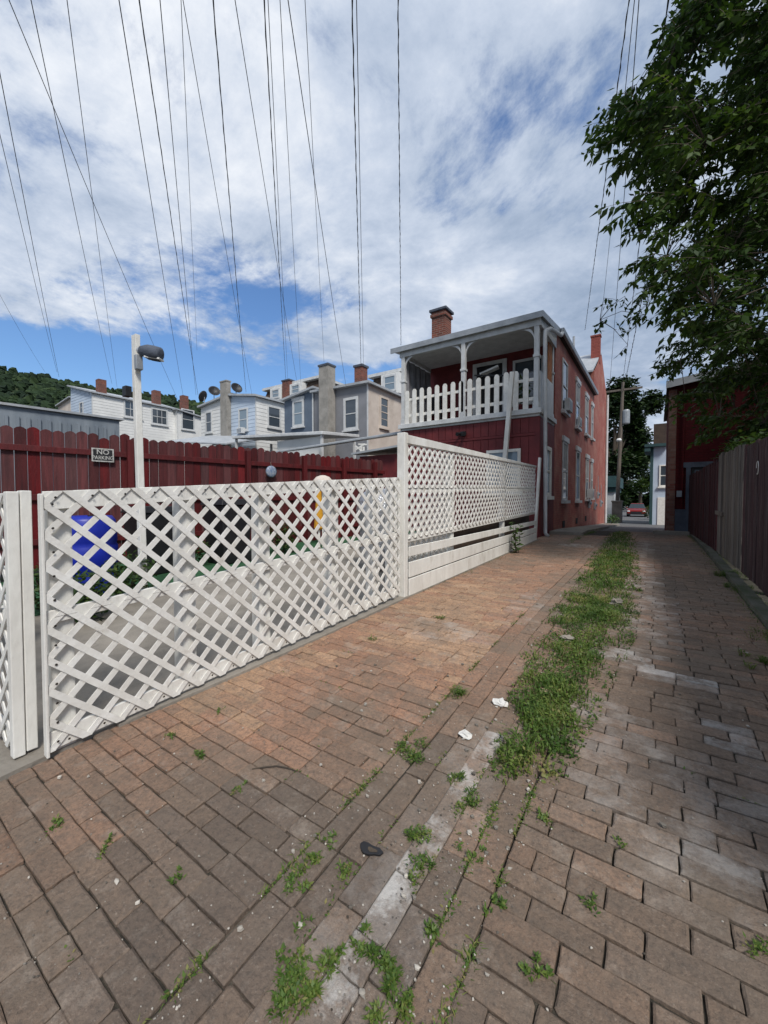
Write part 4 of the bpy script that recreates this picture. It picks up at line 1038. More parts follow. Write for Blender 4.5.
# things on the porch
c_ = onY(490, 371, 10.5)
pf = empty('patterned_box', c_, 'tilted white box lid with dark pattern held up behind the porch pickets', 'box')
m = MB(); m.beam(c_ + Vector((-.27, 0, -.06)), c_ + Vector((.2, .1, .10)), .22, .05, (0, 0, 1)); m.build('board', M['paperwhite'], pf)
m = MB(); m.beam(c_ + Vector((-.42, -.02, -.05)), c_ + Vector((.5, -.2, -.26)), .035, .035); m.build('arm', M['black'], pf)
m = MB(); m.cyl((c_.x, c_.y, ZF), .025, c_.z-ZF-.05, 8); m.build('stand', M['black'], pf)
c_ = onY(521, 386, 10.6)
def potted(c, label):
    p = Vector((c.x, c.y, ZF)); r = empty('potted_plant', p, label, 'potted plant')
    m = MB(); m.lathe(p, [(0, 0), (.11, 0), (.15, .26), (.165, .26), (.165, .30), (.13, .30), (.12, .27), (0, .27)], 16); m.build('pot', M['redside'], r)
    m = MB()
    for _ in range(260):
        d = Vector((random.gauss(0, 1), random.gauss(0, 1), random.gauss(0, 1))).normalized()*random.random()**.4
        leaflet(m, p + Vector((d.x*.25, d.y*.25, .72 + d.z*.42)), .12, .05, random.random()*6.28, random.uniform(-.5, .8), random.random())
    m.tube([p+Vector((0, 0, .25)), p+Vector((0, 0, .9))], .012, 5); m.build('leaves', M['leaf'], r)
potted(c_, 'bushy green potted plant on the upstairs porch by its right corner')
def porch_chair(x, y, rz, label):
    p = Vector((x, y, ZF)); r = empty('porch_chair', p, label, 'chair'); rot = Matrix.Rotation(rz, 3, 'Z')
    T = lambda a, b, c: p + rot @ Vector((a, b, c))
    m = MB(); m.beam(T(0, -.22, .42), T(0, .22, .42), .46, .03); m.build('seat', M['black'], r)
    m = MB(); m.beam(T(0, .22, .44), T(0, .34, 1.0), .46, .02, (0, 1, 0)); m.build('backrest', M['black'], r)
    for sx in (-1, 1):
        for sy in (-1, 1): m = MB(); m.beam(T(sx*.2, sy*.2, .41), T(sx*.22, sy*.24, 0), .025, .025, (0, 1, 0)); m.build('leg', M['black'], r)
porch_chair(-5.5, 10.7, .4, 'black chair behind the porch pickets, left of the middle post')

# low red shed left of the house, with its roof
yd, x0, x1 = 10.0, -7.75, -6.17
sh = empty('red_shed', ((x0+x1)/2, 11, .3), 'low red shed with a grey edged roof beside the left corner of the porch', 'shed')
m = MB(); m.box((x0, yd, .2), (x1, 12.5, 2.62)); m.build('wall', M['redside'], sh)
m = MB(); m.hexa([(x0-.15, yd-.25, 2.66), (x1+.0, yd-.25, 2.78), (x1, 12.7, 3.0), (x0-.15, 12.7, 2.9), (x0-.15, yd-.25, 2.72), (x1, yd-.25, 2.84), (x1, 12.7, 3.06), (x0-.15, 12.7, 2.96)]); m.build('roof', M['metalroof'], sh)
m = MB(); m.box((x1-.6, yd-.03, .4), (x1-.55, yd-.002, 2.2)); m.box((x1-1.25, yd-.03, .4), (x1-1.2, yd-.002, 2.2)); m.box((x1-1.199, yd-.02, .4), (x1-.601, yd-.004, 2.2)); m.build('door', M['redside'], sh)
exec_later = []

# ================================================================ NEIGHBOUR HOUSES
def clapwall(m, a, b, z0, za, zb, nrm, step=.24, d=.017):
    """lapped boards on a vertical wall from a to b (xy), its top running from za to zb"""
    a, b, nrm = Vector((*a, 0)), Vector((*b, 0)), Vector((*nrm, 0)).normalized(); z = z0
    while z < max(za, zb):
        zt = z + step
        def lim(zz):
            if abs(za-zb) < 1e-4: return (0, 1) if zz <= za + .001 else None
            t = (zz - za)/(zb - za)
            if zb > za: return (max(0, t), 1) if t < 1 else None
            return (0, min(1, t)) if t > 0 else None
        r = lim(zt)
        if r and r[1]-r[0] > .01:
            p, q = a.lerp(b, r[0]), a.lerp(b, r[1]); up = Vector((0, 0, 1))
            m.add([p+up*z, q+up*z, q+up*z+nrm*d, p+up*z+nrm*d, p+up*zt, q+up*zt, q+up*zt+nrm*.003, p+up*zt+nrm*.003], [(0, 3, 2, 1), (2, 3, 7, 6), (4, 5, 1, 0), (3, 0, 4, 7), (1, 2, 6, 5)])
        z += step
def lean_house(name, label, xa, xb, y, depth, zb, zl, zr, rear_mat, side_mat, clap_rear=False, clap_side=False, trim='trim', roofm='metalroof', group=None, zfar=None):
    """rear ell: rear face at y from xa to xb, side face (+X) at xb going back by depth; roof heights zl (at xa) and zr (at xb)"""
    root = empty(name, ((xa+xb)/2, y+depth/2, zb), label, 'house', group)
    zf = zfar if zfar is not None else zr
    m = MB(); m.hexa([(xa, y, zb), (xb, y, zb), (xb-.01, y+depth, zb), (xa, y+depth, zb), (xa, y, zl), (xb, y, zr), (xb-.01, y+depth, zf), (xa, y+depth, zl)])
    m.build('wall', M[rear_mat], root)
    if clap_rear: m = MB(); clapwall(m, (xa, y-.002), (xb, y-.002), zb+2, zl, zr, (0, -1)); m.build('clapboards', M[rear_mat], root)
    m = MB(); m.add([(xb+.003, y, zb), (xb+.003, y+depth, zb), (xb+.003, y+depth, zf), (xb+.003, y, zr)], [(0, 1, 2, 3)])
    m.build('side_wall', M[side_mat], root)
    if clap_side: m = MB(); clapwall(m, (xb+.006, y), (xb+.006, y+depth), zb+2, zr, zf, (1, 0)); m.build('clapboards', M[side_mat], root)
    m = MB(); t = .12
    m.hexa([(xa-.1, y-.25, zl), (xb+.22, y-.25, zr), (xb+.22, y+depth+.1, zf), (xa-.1, y+depth+.1, zl), (xa-.1, y-.25, zl+t), (xb+.22, y-.25, zr+t), (xb+.22, y+depth+.1, zf+t), (xa-.1, y+depth+.1, zl+t)])
    m.build('roof', M[roofm], root)
    m = MB(); m.box((xb-.06, y-.03, zb), (xb+.03, y-.004, zr)); m.build('corner_board', M[trim], root)
    return root
def chimney(parent, x, y, z0, z1, w=.5, mat='chimbrick', cap=True, name='chimney', pots=0):
    m = MB(); m.box((x-w/2, y-w/2, z0), (x+w/2, y+w/2, z1)); c = m.build(name, M[mat], parent)
    if cap: m = MB(); m.box((x-w/2-.06, y-w/2-.06, z1+.002), (x+w/2+.06, y+w/2+.06, z1+.12)); m.build('chimney_cap', M['stone'], c)
    return c
# C : grey house with the cream side wall (rear face at Y=17)
YC = 16.9
def X_at(px, Y): return onY(px, 400, Y).x
def Z_at(px, py, Y): return onY(px, py, Y).z
xc = X_at(368, YC); xb_ = X_at(331, YC); xm = X_at(314, YC); xl = X_at(285, YC)
zt = Z_at(368, 384, YC)
hC = lean_house('terraced_house', 'grey rendered house with a cream side wall just left of the porch', xm, xc, YC, 6, -.2, zt+.1, zt, 'greywall', 'cream', zfar=zt-.1)
window(hC, (X_at(351, YC), YC-.002, Z_at(351, 430, YC)), (1, 0, 0), (0, -1, 0), 1.0, 1.75, frame=.14, mat='trim', mullions=(1, 2))
p_ = onX(384, 428, xc+.003); window(hC, (xc+.004, p_.y, p_.z), (0, 1, 0), (1, 0, 0), .85, 1.7, frame=.10, mat='cream', mullions=(1, 4), glass='glass')
hD = lean_house('terraced_house', 'dark blue grey house left of the tall cement chimney', xl, xm-.02, YC-.05, 6, -.2, Z_at(285, 402, YC), Z_at(316, 389, YC), 'bluegrey', 'bluegrey')
window(hD, (X_at(299, YC), YC-.053, Z_at(299, 427, YC)), (1, 0, 0), (0, -1, 0), .95, 1.6, frame=.14, mat='trim', lintel=True, glass='glass_pale')
cxx = X_at(324, YC-.6)
m = MB(); m.box((cxx-.34, YC-.65, -.2), (cxx+.34, YC-.055, Z_at(324, 366, YC-.6))); c2 = m.build('chimney', M['chimcon'], hD)
zc_ = Z_at(324, 366, YC-.6); m = MB(); m.box((cxx-.38, YC-.69, zc_+.002), (cxx+.38, YC-.02, zc_+.10)); m.build('chimney_cap', M['stone'], c2)
chimney(hC, X_at(361, YC+2), YC+2, 4.5, Z_at(361, 368, YC+2), .55, 'chimbrick')
# B : white and pale blue pair
YBb = 16.3; xr = X_at(256, YBb); x2 = X_at(231, YBb); x1b = X_at(224, YBb); x0b = X_at(197, YBb)
ztb = Z_at(256, 397, YBb)
hB = lean_house('terraced_house', 'white and pale blue clapboard house with dark satellite dishes', x2-.4, xr, YBb, 7, -.2, Z_at(231, 395, YBb), ztb, 'clap_blue', 'clap_white', True, True)
window(hB, (X_at(243.5, YBb), YBb-.02, Z_at(243, 431, YBb)), (1, 0, 0), (0, -1, 0), .95, 1.45, frame=.1, mat='trim', glass='glass_pale')
ac_unit(hB, (X_at(243.5, YBb), YBb-.02, Z_at(243, 434, YBb)), (1, 0, 0), (0, -1, 0))
p_ = onX(274, 428, xr+.01); window(hB, (xr+.02, p_.y, p_.z), (0, 1, 0), (1, 0, 0), 1.1, 1.4, frame=.1, mat='trim')
hB2 = lean_house('terraced_house', 'white clapboard house with a broad cement chimney on its rear wall', x0b, x2-.42, YBb+.3, 6, -.2, Z_at(197, 409, YBb+.3), Z_at(224, 397, YBb+.3), 'clap_white', 'clap_white', True)
window(hB2, (X_at(209, YBb+.3), YBb+.28, Z_at(209, 433, YBb+.3)), (1, 0, 0), (0, -1, 0), .8, 1.5, frame=.1, mat='trim')
m = MB(); xx = X_at(224, YBb-.3); z_ = Z_at(224, 382, YBb-.3); m.box((xx-.35, YBb-.35, -.2), (xx+.35, YBb-.03, z_)); c3 = m.build('chimney', M['chimcon'], hB2)
m = MB(); m.box((xx-.38, YBb-.38, z_+.002), (xx+.38, YBb+.0, z_+.08)); m.build('chimney_cap', M['chimcon'], c3)
def dish(px, py, Y, r, label, az=-.6):
    c = onY(px, py, Y); root = empty('satellite_dish', (c.x, Y, c.z-.6), label, 'satellite dish', 'satellite dishes on the white houses')
    ax = Vector((math.sin(az), -math.cos(az)*.8, .45)).normalized()
    m = MB(); prof = [(0, 0)] + [(r*k/6, .35*r*(k/6)**2) for k in range(1, 7)] + [(r*.98, .35*r+.02)] + [(r*k/6*.97, .35*r*(k/6)**2+.02) for k in range(5, 0, -1)] + [(0, .02)]
    m.lathe(c, prof, 18, axis=ax); m.build('dish', M['black'], root, smooth=True)
    m = MB(); m.tube([c, c - Vector((0, 0, .3)), c - Vector((0, 0, .8))], .03, 6); m.build('mast', M['metal'], root)
    m = MB(); m.tube([c - ax*0 + Vector((0, 0, -r*.8)), c + ax*r*1.1], .015, 5); m.build('feed_arm', M['metal'], root)
dish(204.5, 397, YBb+.5, .42, 'dark satellite dish on the white house roof, leftmost of the three', -1.1)
dish(214, 392, YBb+.5, .40, 'dark satellite dish edge on beside the cement chimney, middle of the three', 1.1)
dish(236, 389, YBb+.3, .38, 'dark satellite dish seen edge on just right of the cement chimney', 1.3)
# A : long white house further left
XA = -38.5; pa = onX(92, 393, XA); pb_ = onX(176, 410, XA)
xa0 = X_at(71, pa.y)
ztop = pa.z
hA = lean_house('terraced_house', 'long white clapboard house with red brick chimneys at the foot of the hill', xa0, XA, pa.y, pb_.y-pa.y, -.2, onY(71, 390, pa.y).z+.3, ztop, 'clap_blue', 'clap_white', True, True, zfar=pb_.z, roofm='metalroof')
for px, py, w in ((133, 418, 1.5), (159.5, 425, 1.5)):
    q = onX(px, py, XA+.02); window(hA, (XA+.03, q.y, q.z), (0, 1, 0), (1, 0, 0), w, 1.5, frame=.12, mat='trim', mullions=(3, 1), glass='glass')
q = onY(82, 414, pa.y); window(hA, (q.x, pa.y-.02, q.z), (1, 0, 0), (0, -1, 0), .8, 1.0, frame=.1, mat='trim')
for px, py in ((101, 380), (156, 391)):
    q = onX(px, py, XA-1.2); chimney(hA, XA-1.2, q.y, q.z-3, q.z, .6, 'chimbrick', False)
q0 = onX(177.5, 410, XA+.6); q1 = onX(196, 413, XA+.6)
hA2 = lean_house('terraced_house', 'white house with dark windows at the right end of the far white row', XA-5, XA+.6, q0.y, q1.y-q0.y+1.0, -.2, q0.z, q0.z, 'clap_white', 'clap_white', False, False, zfar=q0.z-.4)
q = onX(188, 430, XA+.62); window(hA2, (XA+.62, q.y, q.z), (0, 1, 0), (1, 0, 0), 1.3, 2.0, frame=.1, mat='trim')
q = onX(184, 396, XA-1.2); chimney(hA2, XA-1.2, q.y, q.z-3, q.z, .6, 'chimbrick', False)
q = onX(160, 400, XA-3)
# low pale houses under the hill on the left
hE = lean_house('terraced_house', 'low pale yellow house just under the wooded hill', onY(58, 400, 16).x, onY(71, 400, 16).x, 16, 5, -.2, onY(60, 406, 16).z, onY(60, 402, 16).z, 'cream', 'cream')
# mansard houses behind
def mansard(px0, px1, Y, pyt, pyb, label, dorm):
    xa, xb = X_at(px0, Y), X_at(px1, Y); zt, zb_ = Z_at((px0+px1)/2, pyt, Y), Z_at((px0+px1)/2, pyb, Y)
    root = empty('mansard_house', ((xa+xb)/2, Y+2.5, -.2), label, 'house', 'three storey houses behind the rear wings')
    m = MB(); m.box((xa, Y, -.2), (xb, Y+5, zb_)); m.build('wall', M['brown'], root)
    m = MB(); m.hexa([(xa, Y, zb_+.002), (xb, Y, zb_+.002), (xb, Y+5, zb_+.002), (xa, Y+5, zb_+.002), (xa+.2, Y+.5, zt), (xb-.2, Y+.5, zt), (xb-.2, Y+4.5, zt), (xa+.2, Y+4.5, zt)]); m.build('mansard_roof', M['brown'], root)
    m = MB(); m.box((xa-.1, Y+.1, zt+.002), (xb+.1, Y+5, zt+.22)); m.build('cornice', M['trim'], root)
    for d in dorm:
        x = X_at(d, Y-.1); m = MB(); h = zt-zb_-.15; m.box((x-.75, Y-.25, zb_+.05), (x+.75, Y+.6, zb_+h)); dm = m.build('dormer', M['clap_white'], root)
        window(dm, (x, Y-.252, zb_+.22), (1, 0, 0), (0, -1, 0), 1.1, h-.3, frame=.14, mat='trim', glass='glass_pale', sill=False)
    return root
hm1 = mansard(262, 318, 25, 384, 399, 'dark mansard house with white dormers behind the cement chimney', (277, 297))
hm2 = mansard(368, 400, 24, 374, 397, 'brown mansard house with a white dormer seen beside the porch', (391,))
q = onY(286, 392, 24.8); chimney(hm1, q.x, 25.2, q.z-2, Z_at(286, 382, 25), .9, 'chimbrick')

# ================================================================ LOW ROOFS between the red fence and the houses
def carport(name, label, px0, py0, px1, py1, Y, depth, mat, th=.14, cat='carport', rise=.25):
    a, b = onY(px0, py0, Y), onY(px1, py1, Y)
    root = empty(name, ((a.x+b.x)/2, Y+depth/2, gz(Y)), label, cat)
    m = MB(); m.hexa([(a.x, Y, a.z-th), (b.x, Y, b.z-th), (b.x, Y+depth, b.z-th+rise), (a.x, Y+depth, a.z-th+rise), (a.x, Y, a.z), (b.x, Y, b.z), (b.x, Y+depth, b.z+rise), (a.x, Y+depth, a.z+rise)]); m.build('roof', M[mat], root, bevel=.02)
    for (x, z) in ((a.x+.15, a.z-th-.005), (b.x-.15, b.z-th-.005)):
        for yy in (Y+.15, Y+depth-.2):
            m = MB(); m.box((x-.05, yy-.05, gz(Y)-.2), (x+.05, yy+.05, z)); m.build('post', M['trim'], root)
    return root
carport('carport', 'white edged flat carport roof below the dark blue grey house', 232, 436, 322, 431, 12.6, 2.6, 'trim', rise=.2)
carport('carport', 'long grey metal patio roof just above the right part of the red fence', 270, 452, 402, 431, 10.6, 1.8, 'metalroof', .08, 'patio roof', rise=.35)
carport('carport', 'low corrugated white roof behind the red fence below the far white row', 165, 441, 226, 443, 13, 3, 'metalroof', .10, rise=.75)
carport('carport', 'grey roof below the pale blue house and its air conditioner', 212, 444, 292, 434, 14.3, 1.5, 'metalroof', .10, rise=.3)
# white wall panel under the carport and pale plywood
a, b = onY(298, 449, 12.9), onY(322, 436, 12.9)
m = MB(); m.box((a.x-1.4, 12.9, .2), (b.x, 13.0, b.z)); sw = tag(m.build('garden_shed', M['clap_white']), 'white panelled shed wall under the carport roof edge', 'shed')
# metal shed at the far left
p0, p1 = onX(0, 408, -12.4), onX(120, 418, -12.4)
ms = empty('metal_shed', (-14, 4, .3), 'blue grey corrugated metal garage behind the left part of the red fence', 'garage')
m = MB(); y0_, y1_ = -4.5, p1.y
m.hexa([(-17, y0_, 0), (-12.45, y0_, 0), (-12.45, y1_, 0), (-17, y1_, 0), (-17, y0_, p0.z-.06), (-12.45, y0_, p0.z-.06), (-12.45, y1_, p1.z-.06), (-17, y1_, p1.z-.06)])
y = y0_
while y < y1_-.1: m.box((-12.448, y, .1), (-12.41, y+.06, min(p0.z, p1.z)-.12)); y += .2
m.build('corrugated_wall', M['shedmetal'], ms)
m = MB(); m.hexa([(-17.2, y0_-.1, p0.z-.055), (-12.38, y0_-.1, p0.z-.055), (-12.38, y1_+.1, p1.z-.055), (-17.2, y1_+.1, p1.z-.055), (-17.2, y0_-.1, p0.z), (-12.38, y0_-.1, p0.z), (-12.38, y1_+.1, p1.z), (-17.2, y1_+.1, p1.z)]); m.build('roof', M['metalroof'], ms)
# bundle of white scrap wood on the patio roof
c_ = onY(364, 449, 10.55)
wsb = empty('wood_scraps', c_, 'bundle of white wooden scraps hanging off the patio roof beside the red shed', 'wood')
m = MB()
for (a, b, c, d) in ((-.25, .1, .1, -.12), (-.2, -.02, .12, .14), (-.05, -.16, .05, .16), (.1, -.2, .1, .05), (-.12, .15, .2, .12)):
    m.beam(c_ + Vector((a, -.15, b)), c_ + Vector((c, -.15+random.random()*.05, d)), .05, .035, (0, 1, 0))
m.build('scraps', M['white2'], wsb)

# ================================================================ HILL and its woods
def ridge(px):
    P = [(-500, 300), (-200, 335), (0, 364), (25, 369), (60, 377), (100, 386), (150, 391), (200, 399), (260, 412), (330, 430), (420, 470), (470, 500)]
    for (a, u), (b, v) in zip(P, P[1:]):
        if a <= px <= b: return u + (v-u)*(px-a)/(b-a)
    return 500
hm = MB(); cols_ = []; D0, D1 = 190, 420; NR = 12; K = 60
fm = MB()
for i in range(K+1):
    px = -500 + 970*i/K; d0 = ray(px, 500); d0.z = 0
    zr = (ray(px, ridge(px)).z) * D1
    for j in range(NR+1):
        t = j/NR; dd = D0 + (D1-D0)*t; h = EYE + (zr - EYE)*(t**1.25) * (1 if t <= 1 else 0) - 4
        hm.v.append(Vector((d0.x*dd, d0.y*dd, h + 2.0*noise.noise(Vector((i*.4, j*.5, 0))) - 2)))
for i in range(K):
    for j in range(NR):
        a = i*(NR+1)+j; hm.f.append([a, a+NR+1, a+NR+2, a+1]); hm.m.append(0); hm.cols.append(None)
tag(hm.build('hill', M['leaf_dark'] if False else pmat('hill_soil', (.05, .07, .03), (.03, .045, .02), .05, .95), org=(0, 0, 0)), 'wooded hillside rising behind the houses at the left', kind='structure')
for q in range(5200):
    px = random.uniform(-480, 440) if q % 3 else random.uniform(-60, 260); t = random.random()**.85
    d0 = ray(px, 500); d0.z = 0; dd = D0 + (D1-D0)*t; zr = (ray(px, ridge(px)).z)*D1; h = EYE + (zr-EYE)*(t**1.25) - 4
    r = random.uniform(2.0, 4.6); fm.col = (min(1, max(0, random.gauss(.45, .28))), 0, 0, 1)
    fm.blob((d0.x*dd, d0.y*dd, h), r, r, r*random.uniform(.9, 1.3), seed=q*.37, j=.5, n=7, m=5)
fm.col = None
tag(fm.build('forest', M['forest'], org=(0, 0, 0)), 'dense green woodland covering the hill behind the houses', 'forest', kind='stuff')

# ================================================================ RIGHT SIDE : dark red building
BY, BX = 13.5, .30
rb = empty('dark_red_building', (3.3, 16, .25), 'dark red building with a grey stone base behind the right fence', 'building')
zL, zR = 4.32, 5.2
m = MB(); m.hexa([(BX, BY, -.2), (6.6, BY, -.2), (6.6, 19, -.2), (BX, 19, -.2), (BX, BY, zL), (6.6, BY, zR), (6.6, 19, zR), (BX, 19, zL)]); m.build('wall', M['darkred'], rb)
m = MB(); m.hexa([(BX-.1, BY-.2, zL), (6.8, BY-.2, zR), (6.8, 19.2, zR), (BX-.1, 19.2, zL), (BX-.1, BY-.2, zL+.13), (6.8, BY-.2, zR+.13), (6.8, 19.2, zR+.13), (BX-.1, 19.2, zL+.13)]); m.build('roof', M['shingle'], rb)
m = MB(); m.hexa([(BX-.12, BY-.23, zL-.05), (6.8, BY-.23, zR-.05), (6.8, BY-.203, zR-.05), (BX-.12, BY-.203, zL-.05), (BX-.12, BY-.23, zL+.14), (6.8, BY-.23, zR+.14), (6.8, BY-.203, zR+.14), (BX-.12, BY-.203, zL+.14)]); m.build('fascia', M['trim'], rb)
m = MB(); m.box((BX-.04, BY-.05, -.2), (BX+.13, BY-.002, 4.25)); m.box((BX-.045, BY-.0, -.2), (BX-.003, BY+.3, 4.25)); m.build('pilaster', M['pilaster'], rb)
m = MB(); m.box((BX+.135, BY-.06, -.2), (6.6, BY-.004, 1.0)); m.build('stone_base', M['stone'], rb)
m = MB(); 
for a, b, c, d_ in ((.66, .76, 1.002, 2.12), (1.66, 1.76, 1.002, 2.12), (.60, 1.82, 2.122, 2.26)): m.box((a, BY-.07, c), (b, BY-.004, d_))
dd_ = m.build('door', M['stone'], rb, bevel=.004)
m = MB(); m.box((.78, BY-.04, 1.002), (1.64, BY-.005, 2.118)); m.build('door_leaf', M['dark'], dd_)
m = MB(); m.box((.84, BY-.06, 1.6), (1.58, BY-.042, 2.05)); m.build('door_window', M['glass'], dd_)
m = MB(); m.box((.46, BY-.12, 1.33), (.58, BY-.061, 1.5)); m.build('utility_box', M['metal'], rb, bevel=.008)
m = MB(); m.tube([(BX+.28, BY-.04, 1.0), (BX+.28, BY-.04, 4.2)], .03, 6); m.build('downspout', M['darkred'], rb)

# ================================================================ RIGHT FENCES
def right_fence(name, label, ya, yb, xa, xb, H, mat, bw, seed, posts=True, cat='fence', topfn=None):
    A_, B_ = Vector((xa, ya, gz(ya)+.05)), Vector((xb, yb, gz(yb)+.05))
    r = empty(name, (A_+B_)/2, label, cat)
    F, L = board_fence(r, A_, B_, H, (-1, 0, 0), M[mat+'_b'], bw=bw, gap=.008, dog=False, hjit=.018, seed=seed, topfn=topfn)
    for v in (.3, H-.35):
        m = MB(); fbox(m, F, 0, L, v, v+.09, -.045, -.006); m.build('rail', M[mat], r)
    if posts:
        u = .3
        while u < L: m = MB(); fbox(m, F, u, u+.1, -.05, H-.05, -.15, -.048); m.build('post', M[mat], r); u += 2.2
    return r, F, L
fr1, F1, L1 = right_fence('board_fence', 'faded maroon weathered board fence at the right edge', 1.0, 6.55, 1.0, .905, 1.56, 'purplewood', .15, 3)
fr2, F2, L2 = right_fence('wooden_gate', 'bare grey weathered board gate between the maroon fence sections', 6.57, 8.5, .90, .855, 1.57, 'graywood', .145, 4, posts=False, cat='gate')
m = MB(); fbox(m, F2, 1.25, L2-.02, .62, .68, .02, .05); m.build('latch_bar', M['graywood'], fr2)
fr3, F3, L3 = right_fence('board_fence', 'dark maroon board fence running to the dark red building', 8.52, 13.4, .853, .74, 1.52, 'maroonwood', .14, 5)
# white scratched ring mark on the maroon fence
m = MB(); o_ = F1(L1-.75, 1.27, .0215)
pts = [o_ + Vector((0, math.cos(a)*.05, math.sin(a)*.07)) for a in [i*6.2832/22 for i in range(19)]]
m.tube(pts, .004, 5); m.build('painted_ring', M['paperwhite'], fr1)

# ================================================================ FAR END OF THE ALLEY
def tree(px, py_base, d, crown, label, name='tree', leafL=.35, n=4000, mat='leaf_dark', trunk_r=.25, group=None, seed=0):
    rnd = random.Random(seed); b = at(px, 505, d); b.z = gz(b.y) if d < 120 else -1
    root = empty(name, b, label, 'tree', group); m = MB(); tk = MB()
    cs = []
    for (cpx, cpy, r) in crown:
        c = at(cpx, cpy, d); rr = r/FPX*d; cs.append((c + Vector((rnd.gauss(0, .6)*rr, rnd.gauss(0, .6)*rr, 0)), rr))
    for c, rr in cs:
        for _ in range(int(n/len(cs))):
            dv = Vector((rnd.gauss(0, 1), rnd.gauss(0, 1), rnd.gauss(0, 1))).normalized()*rnd.random()**.45
            if noise.noise(c*.3 + dv*2.6) < -.22 and dv.length > .6: continue
            q = c + dv*rr*(1 + .4*noise.noise(dv*2.2+c))
            leaflet(m, q, leafL*rnd.uniform(.5, 1.3), leafL*.55, rnd.random()*6.28, rnd.uniform(-.7, .5), min(1, max(0, rnd.gauss(.35, .25) + .2*dv.z)), rnd.gauss(0, .6))
    topc = max(c.z for c, _ in cs)
    fork = b + Vector((0, 0, (topc-b.z)*.35))
    tk.tube([b - Vector((0, 0, .3)), b + Vector((.05, 0, (topc-b.z)*.15)), fork], [trunk_r*1.3, trunk_r, trunk_r*.8], 9)
    for c, rr in cs: tk.tube([fork, fork.lerp(c, .5) + Vector((rnd.gauss(0, .2), rnd.gauss(0, .2), .2)), c], [trunk_r*.5, trunk_r*.3, trunk_r*.1], 6)
    m.build('crown', M[mat], root); tk.build('trunk', M['bark'], root); return root
tree(612, 510, 46, [(640, 402, 12), (620, 392, 14), (646, 452, 12), (640, 425, 8), (622, 398, 13), (608, 410, 16), (632, 412, 12), (598, 430, 18), (616, 440, 18), (636, 438, 12), (606, 465, 16), (625, 465, 14), (642, 455, 8), (590, 400, 10)],
     'tall dark tree filling the end of the alley behind the utility pole', leafL=.5, n=26000, trunk_r=.35, seed=1)
tree(640, 510, 62, [(640, 470, 10), (646, 480, 8), (634, 485, 9), (645, 460, 7), (652, 485, 8)], 'lighter green round tree behind the red car', leafL=.4, n=5000, mat='leaf', seed=2)
tree(600, 510, 75, [(600, 425, 26), (632, 455, 16), (612, 465, 22), (648, 478, 14), (625, 488, 14), (660, 490, 14), (690, 485, 20), (580, 480, 25), (628, 499, 9), (640, 498, 9), (652, 499, 9), (615, 499, 9)], 'distant dark tree behind the others at the end of the alley', leafL=.9, n=14000, seed=3)
# utility pole
p = at(616.5, 510, 27); p.z = gz(p.y)
up = empty('utility_pole', p, 'wooden utility pole with a grey transformer at the end of the alley', 'utility pole')
zt = at(621, 384, 27).z; tp = Vector((p.x+.25, p.y, zt))
m = MB(); m.tube([p-Vector((0, 0, .3)), tp], [.14, .09], 10); m.build('pole', M['poleww'], up)
z1 = at(625, 425, 27).z; q = p.lerp(tp, (z1-p.z)/(tp.z-p.z)) + Vector((.28, .0, 0))
m = MB(); m.lathe(q, [(0, 0), (.2, 0), (.22, .05), (.22, .85), (.18, .92), (0, .95)], 14); tr = m.build('transformer', M['metal'], up, smooth=False)
m = MB(); m.box((q.x-.2, q.y-.04, q.z+.3), (q.x-.15, q.y+.04, q.z+.6)); m.build('bracket', M['metal'], tr)
m = MB(); z2 = zt-.5; m.beam((tp.x-1.1, tp.y, z2), (tp.x+1.1, tp.y, z2), .1, .12); m.build('crossarm', M['poleww'], up)
z3 = at(617, 441, 27).z; m = MB(); q = p.lerp(tp, (z3-p.z)/(tp.z-p.z)); m.lathe(q + Vector((-.05, -.35, -.1)), [(0, 0), (.13, 0), (.17, .08), (.1, .2), (0, .22)], 12); m.tube([q, q+Vector((-.05, -.35, .1))], .02, 6); m.build('street_lamp', M['lamp'], up)
# concrete pillar + bags, garage
p = at(617.5, 512, 25.5); p.z = gz(p.y)
m = MB(); m.box((p.x-.3, p.y-.3, p.z-.1), (p.x+.26, p.y+.3, p.z+1.3)); m.box((p.x-.34, p.y-.34, p.z+1.3), (p.x+.3, p.y+.34, p.z+1.4)); tag(m.build('concrete_pillar', M['concrete'], bevel=.02), 'square concrete pillar at the foot of the utility pole', 'pillar')
q0 = at(600, 505, 33); gy = q0.y
gr = empty('garage', (-4.5, gy+3, gz(gy)), 'small garage with a teal roof at the far left end of the alley', 'garage')
xg1 = X_at(616, gy)
m = MB(); m.box((-9, gy, -.6), (xg1, gy+6, 1.9)); m.build('wall', M['trim'], gr)
m = MB(); m.box((-9.2, gy-.35, 2.3), (xg1+.25, gy+6.2, 3.2)); m.box((-9.1, gy-.15, 1.902), (xg1+.1, gy+6, 2.298)); m.build('roof', M['teal'], gr)
m = MB(); m.box((xg1-3.6, gy-.04, -.5), (xg1-.5, gy-.004, 1.6)); m.build('garage_door', M['dark'], gr)
q = at(611, 517, 22); bush(Vector((q.x, q.y, gz(q.y)-.05)), .45, .3, 500, 'low weeds growing beside the concrete pillar', mat='weed', L=.1)
q = at(644, 500, 38); bush(Vector((q.x+.6, q.y, gz(q.y))), .7, .7, 900, 'rounded bush beside the red car at the end of the alley', mat='leaf', L=.16)
